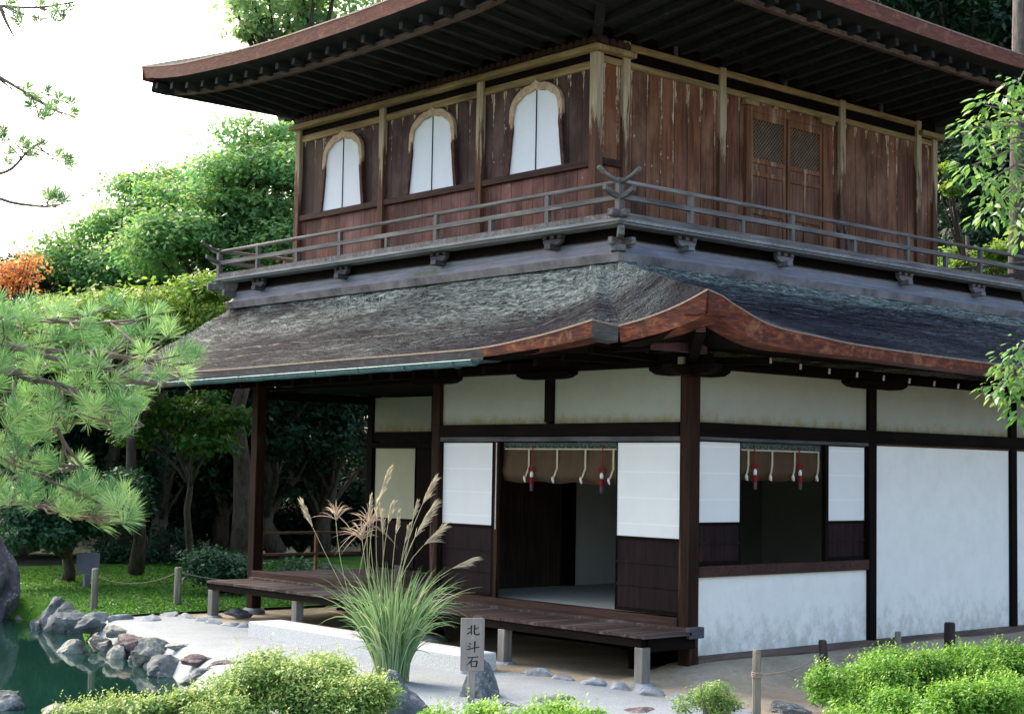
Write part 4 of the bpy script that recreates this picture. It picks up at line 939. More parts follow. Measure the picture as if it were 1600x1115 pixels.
# near rope fence stakes (right)
def stake(x,y,z0,z1,r,lab,mat,lean=(0,0)):
    T=MB(); T.tube([(x,y,z0-.25),(x+lean[0]*.5,y+lean[1]*.5,(z0+z1)/2),(x+lean[0],y+lean[1],z1-.015),(x+lean[0],y+lean[1],z1)],[r*1.02,r,r*.98,r*.8],10)
    o=T.build('fence_post',mat,None,(x,y,z0),smooth=False); return tag(o,lab,'fence post','low rope fence posts')
WDK=wood('dark_stake',(.02,.014,.016),(.07,.05,.05),'z'); WOLD=wood('old_stake',(.13,.13,.10),(.34,.31,.25),'z')
S1=(-1.416,-2.065,-0.160); S1=(S1[0],S1[1],-.16)
def onray(p,dz): return p
stake(S1[0],S1[1],-.16,.415,.036,'grey-brown bark stake nearest the hedge, rope tied round it',WOLD)
S2=(0.937,-0.962,0.000); stake(S2[0],S2[1],0.,.255,.042,'dark leaning stake at the right end of the short rope',WDK,(-.01,.015))
S3=(3.309,-0.841,0.020); stake(S3[0],S3[1],0.,.30,.06,'thick black stake standing behind the hedge by the white wall',WDK)
S4=(2.803,-0.522,0.020); stake(S4[0],S4[1],0.,.20,.035,'thin grey stake behind the hedge by the white wall',WOLD)
def rope(pts,lab,grp=None,r=.008,sag=.06,n=14):
    m=MB(); P2=[]
    for a,b in zip(pts[:-1],pts[1:]):
        a=Vector(a);b=Vector(b)
        for k in range(n): t=k/n; p=a.lerp(b,t); p.z-=sag*4*t*(1-t); P2.append(p)
    P2.append(Vector(pts[-1])); m.tube(P2,r,6); o=m.build('rope',ROPE,None,tuple(P2[0]),smooth=True); return tag(o,lab,'rope',grp)
def coil(c,r,z): 
    m=MB()
    for k in range(3): m.tube([(c[0]+r*math.cos(t*.6),c[1]+r*math.sin(t*.6),z+.016*k) for t in range(12)],.008,5)
    return m
rope([(S1[0]+.03,S1[1],.20),(S2[0]-.0,S2[1],.12)],'thin rope slung between the two stakes in front of the white wall',sag=.05)
tag(coil((S1[0],S1[1]),.042,.19).build('rope_wrap',ROPE,None,(S1[0],S1[1],.19)),'rope wound round the grey-brown stake','rope')
# far rope fence on the moss
F=[(-1.62,9.90),(-.42,9.62),(2.0,9.6),(-3.4,10.8)]
F1=(-1.501,9.862,-0.150);F2=(-0.406,9.475,-0.150)
stake(F1[0],F1[1],-.15,.39,.05,'far fence post on the moss beside the small grey board',WOLD); stake(F2[0],F2[1],-.15,.40,.055,'far fence post on the moss midway to the deck',WOLD)
rope([(F1[0],F1[1],.28),(F2[0],F2[1],.33),(F2[0]+2.2,F2[1]-.6,.27)],'pale rope swagged along the moss lawn posts',sag=.13)
# small grey board on the lawn
b0=(-0.002,13.150,-0.150)
T=empty('lawn_board',(b0[0],b0[1],-.15),'small blank grey board on a short post standing on the moss','board')
GB=simple('grey_board',(.16,.16,.21),.7,.3,.1)
MB().box(b0[0]-.05,b0[0]+.05,b0[1]-.03,b0[1]+.03,-.2,.05).build('post',GB,T)
MB().beam((b0[0]-.13,b0[1]+.11,.24),(b0[0]+.15,b0[1]-.13,.24),.03,.34).build('board',GB,T)
# weathered stub posts behind the grass
for p,h,lab in (((0.086,4.600,-0.100),.62,'grey weathered leaning stub post behind the silver grass'),((0.729,5.801,-0.100),.75,'paler upright stub post left of the leaning one')):
    m=MB(); x,y=p[0],p[1]; m.prism([(-.055,-.1),(.055,-.1),(.075,h),(-.03,h+.01)],(x,y,-.15),(.75,-.65,0),(0,0,1),(.657,.75,0),.09); tag(m.build('stub_post',WOLD,None,(x,y,-.15),bevel=.006),lab,'post')
# ------------------------------------------------------------ foliage
def rs_(seed): return np.random.default_rng(seed)
def quads(C,Nn,size,aspect,rg,fold=0.):
    """leaf shaped quads (4 verts) centred at C with normals Nn"""
    n=len(C); t=rg.normal(size=(n,3)); Nn=Nn/np.linalg.norm(Nn,axis=1,keepdims=True)
    a=np.cross(Nn,t); a/=np.linalg.norm(a,axis=1,keepdims=True)+1e-9; b=np.cross(Nn,a)
    s=size[:,None]; V=np.stack([C-a*s, C+b*s*aspect-a*s*.1, C+a*s, C-b*s*aspect-a*s*.1],1).reshape(-1,3)
    F=np.arange(4*n).reshape(n,4); return V,F
def puffs(rg,cent,rad,n,flat=.7,shell=.55,cl=14,spread=.28):
    """leaf positions: puffs -> clusters -> leaves. returns C,N,cluster id value"""
    cent=np.array(cent,float); rad=np.array(rad,float); wgt=rad**2; wgt/=wgt.sum(); nc=max(1,n//cl)
    pi=rg.choice(len(cent),nc,p=wgt); d=rg.normal(size=(nc,3)); d[:,2]+=.25; d/=np.linalg.norm(d,axis=1,keepdims=True)
    rr=rad[pi]*(shell+(1-shell)*rg.random(nc)**.6); cc=cent[pi]+d*rr[:,None]*np.array([1,1,flat])
    k=np.repeat(np.arange(nc),cl); off=rg.normal(size=(len(k),3))*np.array([1,1,.38])*spread*rad[pi][k][:,None]
    C=cc[k]+off; Nn=d[k]*.6+rg.normal(size=(len(k),3))*.5+np.array([0,0,.7]); val=rg.random(nc)[k]*.6+rg.random(len(k))*.4
    val=np.clip(val*.75+.25*(d[k][:,2]*.5+.5),0,1)
    return C,Nn,val
def tree(name,label,cat,base,cent,rad,n,size,mat,bark,tr=.16,seed=1,flat=.7,aspect=.45,shell=.5,cl=14,spread=.28,group=None,trunktop=None,keep=None):
    rg=rs_(seed); T=empty(name,base,label,cat,group); rd=random.Random(seed)
    C,Nn,val=puffs(rg,cent,rad,n,flat,shell,cl,spread)
    if keep is not None: k_=keep(C); C,Nn,val=C[k_],Nn[k_],val[k_]
    V,F=quads(C,Nn,size*(.6+.8*rg.random(len(C))),aspect,rg); npmesh('crown',V,F,mat,T,rnd=val)
    m=MB(); b=Vector(base); top=Vector(trunktop) if trunktop else Vector(np.average(np.array(cent),axis=0,weights=np.array(rad)))
    pts=[];rr=[]
    for k in range(8):
        t=k/7; p=b.lerp(top,t)+Vector((rd.uniform(-1,1),rd.uniform(-1,1),0))*tr*.9*(0 if k==0 else 1); pts.append(p); rr.append(tr*(1.25 if k==0 else 1-.62*t))
    m.tube(pts,rr,9)
    for c,r in zip(cent,rad):
        c=Vector(c); t=max(.25,min(.95,(c.z-b.z-r*.4)/max(.1,(top.z-b.z))-.2)); s=pts[int(t*7)]
        mid=s.lerp(c,.5)+Vector((rd.uniform(-.2,.2),rd.uniform(-.2,.2),rd.uniform(-.1,.35)))*r; e=c+Vector((0,0,r*.25)); r0=tr*.38
        m.tube([s,s.lerp(mid,.5)+Vector((0,0,.05)),mid,e],[r0,r0*.75,r0*.55,r0*.2],6)
        for _ in range(4):
            q=e.lerp(mid,rd.random()); d=Vector((rd.uniform(-1,1),rd.uniform(-1,1),rd.uniform(-.2,.9)))*r*.8; m.tube([q,q+d*.5+Vector((0,0,.04)),q+d],[r0*.28,r0*.18,r0*.07],5)
    m.build('trunk',bark,T,smooth=True); return T
def cloudpts(seed,boxes):
    """boxes: list of (centre, halfsize xyz, count, rmin, rmax)"""
    rd=random.Random(seed); c=[];r=[]
    for ce,h,n,r0,r1 in boxes:
        for _ in range(n):
            while 1:
                u=[rd.uniform(-1,1) for _ in range(3)]
                if sum(q*q for q in u)<1: break
            c.append(tuple(ce[i]+u[i]*h[i] for i in range(3))); r.append(rd.uniform(r0,r1))
    return c,r
# tall green maple behind the left corner, and companions
def gz(x,y): return max(-.17,.015*(y-13)) if y>13 else -.15
c,r=cloudpts(3,[((3.840,14.893,7.046),(1.3,1.3,1.35),24,.5,.85),((2.807,15.077,6.211),(1.1,1.1,.9),16,.45,.75),((4.325,14.582,5.842),(1.0,1.0,1.3),12,.5,.8),((4.881,15.340,8.192),(.7,.7,.35),6,.35,.55)])
b=(4.451,15.685,1.453); tree('maple_tree','big bright green maple reaching highest left of the upper storey','tree',(b[0],b[1],gz(b[0],b[1])),c,r,50000,.056,L_MAPLE,BARK,.2,5,.55,.5,.4,9,.30)
c,r=cloudpts(4,[((3.640,18.135,7.016),(.9,.9,.8),12,.45,.7),((2.826,18.143,6.009),(1.2,1.2,.8),18,.4,.7),((2.131,19.564,5.868),(.55,.55,.6),8,.35,.55),((3.250,17.038,5.318),(1.,1.,.6),10,.5,.7)])
b=(3.494,18.806,1.253); tree('maple_tree','yellowish green maple sloping down toward the bright sky gap','tree',(b[0],b[1],gz(b[0],b[1])),c,r,36000,.056,L_MAPLE,BARK,.17,6,.55,.5,.4,9,.30)
c,r=cloudpts(5,[((0.845,12.456,4.177),(1.1,1.1,.45),14,.35,.6),((0.009,13.867,4.035),(1.2,1.2,.5),14,.4,.6),((1.329,11.982,4.715),(.35,.35,.35),5,.25,.4)])
b=(1.248,13.866,1.033); tree('maple_tree','lower maple with yellow-green leaves behind the eave tip','tree',(b[0],b[1],gz(b[0],b[1])),c,r,38000,.048,L_MAPLE2,BARK,.12,7,.55,.5,.35,7,.42)
c,r=cloudpts(6,[((-0.255,16.132,5.074),(.45,.45,.2),8,.18,.3),((-0.053,15.923,5.420),(.3,.3,.14),6,.14,.24),((-0.620,16.444,5.157),(.5,.5,.3),7,.2,.35)])
b=(-0.024,16.318,0.959); tree('maple_tree','small orange-red autumn maple at the far left edge','tree',(b[0],b[1],-.1),c,r,1900,.045,L_RED,BARK,.06,8,.6,.5,.2,5,.7)
c,r=cloudpts(7,[((3.053,22.074,4.614),(2.0,2.0,.8),16,.5,.8),((1.799,23.200,4.302),(1.2,1.2,.6),8,.5,.8)])
b=(3.154,22.310,1.170); tree('leafy_tree','rounded mid green tree behind the pine branches','tree',(b[0],b[1],.3),c,r,14000,.085,L_MAPLE,BARK,.16,9,.6,.5,.4,12,.25)
# tree over the left roof eave; glare veil put into its pale leaf colours
c,r=cloudpts(8,[((7.808,19.018,12.653),(2.0,2.0,.8),16,.5,.9),((6.962,19.816,12.047),(.6,.6,.5),6,.35,.55),((7.319,19.544,11.616),(.8,.8,.3),6,.3,.5)])
b=(10.080,20.757,1.383); tree('tall_tree','tall hazy tree showing above the left upper eave','tree',(b[0],b[1],.3),c,r,7500,.085,leafm('haze_paled_leaves',[(.20,.36,.22),(.32,.48,.26),(.50,.60,.34)],.6),BARK,.3,10,.6,.5,.35,12,.25)
# right of the upper storey
c,r=cloudpts(9,[((14.455,5.652,7.925),(1.3,1.3,1.6),18,.6,1.0),((15.431,4.887,6.973),(1.3,1.3,1.8),16,.6,1.0),((13.370,5.378,6.776),(.5,.5,1.2),8,.4,.7)])
b=(15.907,6.299,1.713); tree('evergreen_tree','dark evergreen behind the right end of the upper storey','tree',(b[0],b[1],.4),c,r,36000,.075,L_DARK,BARK,.25,11,.7,.45,.4,12,.25)
c,r=cloudpts(10,[((10.945,4.169,6.780),(.2,.2,.12),4,.10,.2),((10.832,4.243,7.047),(.14,.14,.10),3,.10,.18),((11.847,4.155,5.621),(.8,.8,.22),8,.22,.36)])
b=(11.834,4.534,1.724); tree('maple_tree','small yellow tinged maple by the right upper corner post','tree',(b[0],b[1],.3),c,r,6000,.042,L_MAPLE2,BARK,.09,12,.6,.5,.4,12,.25)
c,r=cloudpts(11,[((22.254,11.609,13.653),(2.6,2.6,1.0),18,.7,1.1),((23.639,10.454,13.035),(2.,2.,1.6),16,.7,1.1),((21.927,13.124,14.752),(1.6,1.6,.7),10,.7,1.1)])
b=(24.350,12.239,1.642); tree('tall_tree','tall tree with sky glints above the right end of the roof','tree',(b[0],b[1],.4),c,r,26000,.11,L_DARK,BARK,.35,13,.7,.45,.35,12,.27)
BARK_C=barkm('cedar_bark',(.03,.028,.026),(.10,.095,.09))
# straight grey trunk at right edge
b=(9.881,2.243,1.759); T=empty('cedar_tree',(b[0],b[1],.1),'straight grey cedar trunk at the right edge behind the railing','tree'); m=MB(); t_=(9.954,2.150,10.546); m.tube([(b[0],b[1],-.2),(b[0],b[1],2.),t_],[.26,.21,.15],12); m.build('trunk',BARK_C,T,smooth=True)
c,r=cloudpts(44,[((t_[0],t_[1],t_[2]+1.),(1.2,1.2,1.4),14,.5,.9)]); rg=rs_(45); C,Nn,val=puffs(rg,c,r,9000,.6); V,Fq=quads(C,Nn,np.full(len(C),.09),.4,rg); npmesh('crown',V,Fq,L_DARK,T,rnd=val)
# dark wood under and behind: individual trees
c,r=cloudpts(12,[((1.991,13.744,2.482),(.9,.9,.6),14,.3,.5),((2.778,13.687,2.847),(.5,.5,.3),6,.3,.4),((1.142,13.793,2.787),(.5,.5,.4),6,.3,.4)])
b=(2.518,14.179,0.052); tree('maple_tree','small maple with hanging green leaves seen under the left eave','tree',(b[0],b[1],-.1),c,r,9000,.05,leafm('under_eave_maple',[(.02,.08,.012),(.05,.15,.02),(.12,.24,.02)],.4),BARK,.08,13,.6,.5,.35,12,.25)
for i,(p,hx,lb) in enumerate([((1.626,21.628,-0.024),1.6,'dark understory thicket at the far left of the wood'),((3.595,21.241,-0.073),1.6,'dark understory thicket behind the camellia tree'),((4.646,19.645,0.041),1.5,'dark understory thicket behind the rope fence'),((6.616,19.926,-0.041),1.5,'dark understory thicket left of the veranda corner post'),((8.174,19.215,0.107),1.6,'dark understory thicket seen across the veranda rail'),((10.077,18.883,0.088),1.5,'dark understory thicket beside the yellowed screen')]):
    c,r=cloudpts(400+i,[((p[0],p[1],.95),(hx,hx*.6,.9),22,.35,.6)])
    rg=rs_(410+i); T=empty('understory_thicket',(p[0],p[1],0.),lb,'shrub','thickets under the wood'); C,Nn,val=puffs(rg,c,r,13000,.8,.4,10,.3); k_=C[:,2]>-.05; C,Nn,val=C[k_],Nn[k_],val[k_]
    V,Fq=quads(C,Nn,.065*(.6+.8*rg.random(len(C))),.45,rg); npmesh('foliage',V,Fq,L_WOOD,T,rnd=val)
    m=MB(); 
    for k in range(8): m.tube([(p[0],p[1],-.1),(p[0]+(c[k][0]-p[0])*.4,p[1]+(c[k][1]-p[1])*.4,.4),c[k]],[.04,.03,.015],5)
    m.build('stem',BARK,T,smooth=True)
FT=[((0.549,19.931,-0.292),'dark green tree farthest left in the wood behind the pine',1.5),((2.074,19.933,-0.336),'dark tree behind the middle pine branch',1.6),((3.669,19.873,-0.378),'dark tree rising behind the small grey lawn board',1.6),((4.032,18.215,-0.289),'dark tree between the lawn board and the far fence post',1.5),((6.010,19.158,-0.402),'dark tree just left of the veranda corner post',1.6),((6.691,17.891,-0.346),'tree just right of the veranda corner post with sky glints',1.5),((7.961,18.116,-0.396),'tree with grey leaning trunk seen through the veranda',1.6),((9.702,18.598,-0.474),'tree close beside the yellowed screens seen through the veranda',1.6)]
for i,(p,lb,s_) in enumerate(FT):
    x,y=p[0],p[1]; z=gz(x,y); rd=random.Random(50+i)
    c,r=cloudpts(60+i,[((x,y,z+3.4),(1.5,1.5,1.3),14,.5,.8),((x,y,z+1.9),(1.4,1.4,.9),9,.4,.65),((x,y,z+5.),(1.1,1.1,.8),6,.5,.7)])
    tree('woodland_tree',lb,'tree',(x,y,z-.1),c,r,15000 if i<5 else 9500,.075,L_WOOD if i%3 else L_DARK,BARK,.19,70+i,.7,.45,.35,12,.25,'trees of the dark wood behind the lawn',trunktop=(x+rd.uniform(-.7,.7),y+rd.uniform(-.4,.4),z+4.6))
# low leafy tree and shrubs at the edge of the lawn
c,r=cloudpts(90,[((-0.154,13.754,1.096),(1.05,1.05,.5),20,.28,.45),((-0.996,13.200,0.660),(.5,.5,.42),11,.22,.36),((0.519,13.159,1.165),(.5,.5,.4),9,.22,.36),((-0.825,14.289,1.661),(.6,.6,.5),9,.3,.4)])
b=(0.170,14.213,-0.100); tree('camellia_tree','low glossy leafy tree with twisted trunk on the moss behind the boulders','tree',(b[0],b[1],-.15),c,r,26000,.048,L_BLUE,BARK,.11,91,.7,.45,.4,12,.25)
def bush(name,lab,cat,boxes,n,size,mat,seed,group=None,aspect=.42,zb=-.1,flat=.75,stems=26,cl=9,spread=.30,shell=.6,tips=0):
    c,r=cloudpts(seed,boxes); rg=rs_(seed); ca=np.array(c); x,y=ca[:,0].mean(),ca[:,1].mean(); z=zb
    T=empty(name,(x,y,z),lab,cat,group); C,Nn,val=puffs(rg,c,r,n,flat,shell,cl,spread); Nn[:,2]+=.25
    k_=C[:,2]>z-.05; C,Nn,val=C[k_],Nn[k_],val[k_]
    V,F=quads(C,Nn,size*(.45+.95*rg.random(len(C))),aspect,rg)
    if tips:   # upright young shoots with leaf pairs
        ti=rg.choice(len(C),tips); VV=[V];FF=[F];vals=[val]; base=len(V)
        for i in ti:
            h=rg.uniform(.03,.10); nl=6; P0=C[i]; dirv=np.array([rg.normal()*.25,rg.normal()*.25,1.])
            pc=P0+dirv*np.linspace(.1,1,nl)[:,None]*h; az=np.arange(nl)*2.4+rg.random()*6; out=np.stack([np.cos(az),np.sin(az),.9+0*az],1)*size*1.1
            s_=np.stack([-np.sin(az),np.cos(az),0*az],1)*size*.42
            q=np.stack([pc,pc+out*.5+s_,pc+out,pc+out*.5-s_],1).reshape(-1,3); VV.append(q); FF.append(np.arange(4*nl).reshape(nl,4)+base); base+=4*nl; vals.append(np.full(nl,min(1,.75+.25*rg.random())))
        V=np.concatenate(VV);F=np.concatenate(FF);val=np.concatenate(vals)
    npmesh('foliage',V,F,mat,T,rnd=val)
    m=MB(); rd=random.Random(seed)
    for _ in range(stems):
        i=rd.randrange(len(c)); e=Vector(c[i]); b=Vector((x+(e.x-x)*.25,y+(e.y-y)*.25,z-.1)); q=b.lerp(e,.5)+Vector((rd.uniform(-.05,.05),rd.uniform(-.05,.05),.03)); m.tube([b,q,e,e+Vector((rd.uniform(-.05,.05),rd.uniform(-.05,.05),r[i]*.8))],[.010,.008,.005,.003],5)
    m.build('stem',BARK_G,T,smooth=True); return T
bush('low_shrub','rounded dark shrub on the far side of the lawn left of the deck','shrub',[((1.107,10.931,0.200),(.5,.5,.15),9,.22,.34)],6000,.045,L_BLUE,92,zb=-.1)
bush('low_shrub','small dark shrub seen behind the veranda side railing','shrub',[((4.464,13.833,-0.215),(.9,.9,.25),10,.25,.4)],6000,.045,L_BLUE,93,zb=-.1)
bush('low_shrub','dim shrub against the wood behind the lawn centre','shrub',[((3.565,17.255,0.095),(1.3,1.0,.35),12,.3,.45)],7000,.05,L_DARK,94,zb=0)
# foreground azaleas and hedges
bush('azalea_bush','yellow-green azalea bush in the foreground left of the grey boulder','bush',[((-6.135,-2.273,0.515),(.34,.34,.14),16,.10,.16),((-6.003,-2.649,0.452),(.24,.24,.12),11,.08,.13),((-6.437,-2.002,0.442),(.3,.3,.13),12,.09,.15),((-6.355,-2.328,0.325),(.5,.5,.15),14,.1,.16)],46000,.0150,L_AZ,101,tips=900,zb=0)
bush('azalea_bush','lower paler azalea bush beside the pond at bottom left','bush',[((-6.571,-1.603,0.283),(.28,.28,.10),11,.08,.13),((-6.880,-1.326,0.218),(.24,.24,.09),9,.07,.11),((-7.067,-1.162,0.217),(.16,.16,.08),6,.07,.11)],24000,.0150,L_AZ,102,tips=500,zb=0)
bush('azalea_bush','bright low azalea along the bottom edge below the written sign','bush',[((-5.741,-3.401,0.351),(.26,.26,.09),9,.08,.13),((-5.366,-3.729,0.341),(.34,.34,.08),11,.08,.12)],26000,.016,L_HEDGE,103,tips=700,zb=.1)
bush('sparse_shrub','thin grey-green shrub in front of the deck corner post','shrub',[((-2.678,-2.602,0.167),(.20,.20,.12),9,.06,.11),((-2.544,-2.711,0.092),(.18,.18,.06),5,.06,.1)],6500,.0125,L_AZ,104,zb=-.17,cl=7)
bush('clipped_hedge','wide bright green clipped bush filling the bottom right corner','hedge',[((-2.284,-3.762,0.339),(.32,.32,.15),16,.10,.16),((-1.784,-3.938,0.395),(.34,.34,.16),18,.10,.17),((-1.344,-4.196,0.457),(.34,.34,.16),18,.10,.17),((-0.988,-4.512,0.503),(.34,.34,.16),14,.10,.17),((-2.724,-4.164,0.216),(.35,.35,.14),14,.1,.16),((-2.539,-4.602,0.311),(.4,.4,.15),16,.1,.16),((-2.153,-4.945,0.372),(.4,.4,.15),16,.1,.16)],105000,.017,L_HEDGE,105,tips=2200,zb=-.1)
# ---- pine at the left (trunk outside the frame)
def pine(name,label,base,trunk,branches,tuf,seed,nn,ln,wd):
    rg=rs_(seed); T=empty(name,base,label,'tree'); m=MB(); m.tube(*trunk,10)
    pts=[]
    for br in branches:
        br=catmull(br,5); n=len(br); rad=[.019*(1-.72*i/(n-1)) for i in range(n)]; m.tube(br,rad,7); pts+=[(p,q) for p,q in zip(br,rad)]
    P_=np.array([tuple(p) for p,_ in pts]); VV=[];vals=[]
    for t in tuf:
        t=np.array(t); j=int(np.argmin(np.linalg.norm(P_-t,axis=1)+rg.random(len(P_))*.08)); b=Vector(P_[max(0,j-3)]); e=Vector(t); d=e-b
        mid=b.lerp(e,.5)+Vector((rg.normal()*.02,rg.normal()*.02,-.02)); m.tube([b,mid,e],[.007,.005,.0035],5)
        sh=d.normalized()*.45+Vector((rg.normal()*.35,rg.normal()*.35,.75)); sh.normalize(); sh=np.array(sh); L0=.055
        n=nn; s=rg.random(n); root=t+sh*(s[:,None]-.3)*L0; dr=rg.normal(size=(n,3)); dr-=np.outer(dr@sh,sh); dr/=np.linalg.norm(dr,axis=1,keepdims=True)
        op=.35+.9*(1-s); dv=sh*np.cos(op)[:,None]+dr*np.sin(op)[:,None]; L=ln*(.65+.5*rg.random(n)); tip=root+dv*L[:,None]; tip[:,2]-=.012*rg.random(n)
        sd=np.cross(dv,rg.normal(size=(n,3))); sd/=np.linalg.norm(sd,axis=1,keepdims=True); sd*=wd
        mid_=(root+tip)/2; mid_[:,2]+=.003
        VV.append(np.stack([root-sd*.6,mid_-sd,tip,mid_+sd],1).reshape(-1,3)); vals.append(np.clip(rg.random()*.5+rg.random(n)*.5+(.25 if rg.random()<.15 else 0),0,1))
    V=np.concatenate(VV); F=np.arange(len(V)).reshape(-1,4)
    m.build('trunk',BARK_P,T,smooth=True); npmesh('needles',V,F,L_PINE,T,rnd=np.concatenate(vals)); return T
tb=(-9.249,-2.461,1.751); tz=.1
BR=[[(-9.183,-2.567,2.257),(-8.927,-3.069,2.381),(-8.731,-3.512,2.433),(-8.570,-3.649,2.391),(-8.483,-3.723,2.371),(-8.401,-3.799,2.416),(-8.269,-3.913,2.392),(-8.017,-3.998,2.366)],
[(-8.927,-3.069,2.381),(-8.767,-3.360,2.565),(-8.601,-3.638,2.561),(-8.416,-3.799,2.550),(-8.304,-4.031,2.560)],
[(-8.401,-3.799,2.416),(-8.239,-3.797,2.299),(-8.121,-3.898,2.271),(-8.051,-3.959,2.273)],
[(-9.209,-2.665,2.126),(-8.866,-3.246,2.284),(-8.699,-3.530,2.320),(-8.623,-3.592,2.280),(-8.502,-3.696,2.255),(-8.387,-3.790,2.188),(-8.252,-3.901,2.112),(-8.192,-3.950,2.067)],
[(-8.502,-3.696,2.255),(-8.485,-3.566,2.139),(-8.474,-3.695,1.984),(-8.398,-3.750,1.864)],
[(-9.227,-2.759,1.873),(-8.895,-3.302,1.730),(-8.728,-3.579,1.701),(-8.600,-3.689,1.683),(-8.480,-3.791,1.653),(-8.387,-3.872,1.637),(-8.284,-3.964,1.658)],
[(-8.866,-3.246,2.284),(-8.807,-3.278,2.069),(-8.703,-3.494,1.979),(-8.587,-3.593,1.951)]]
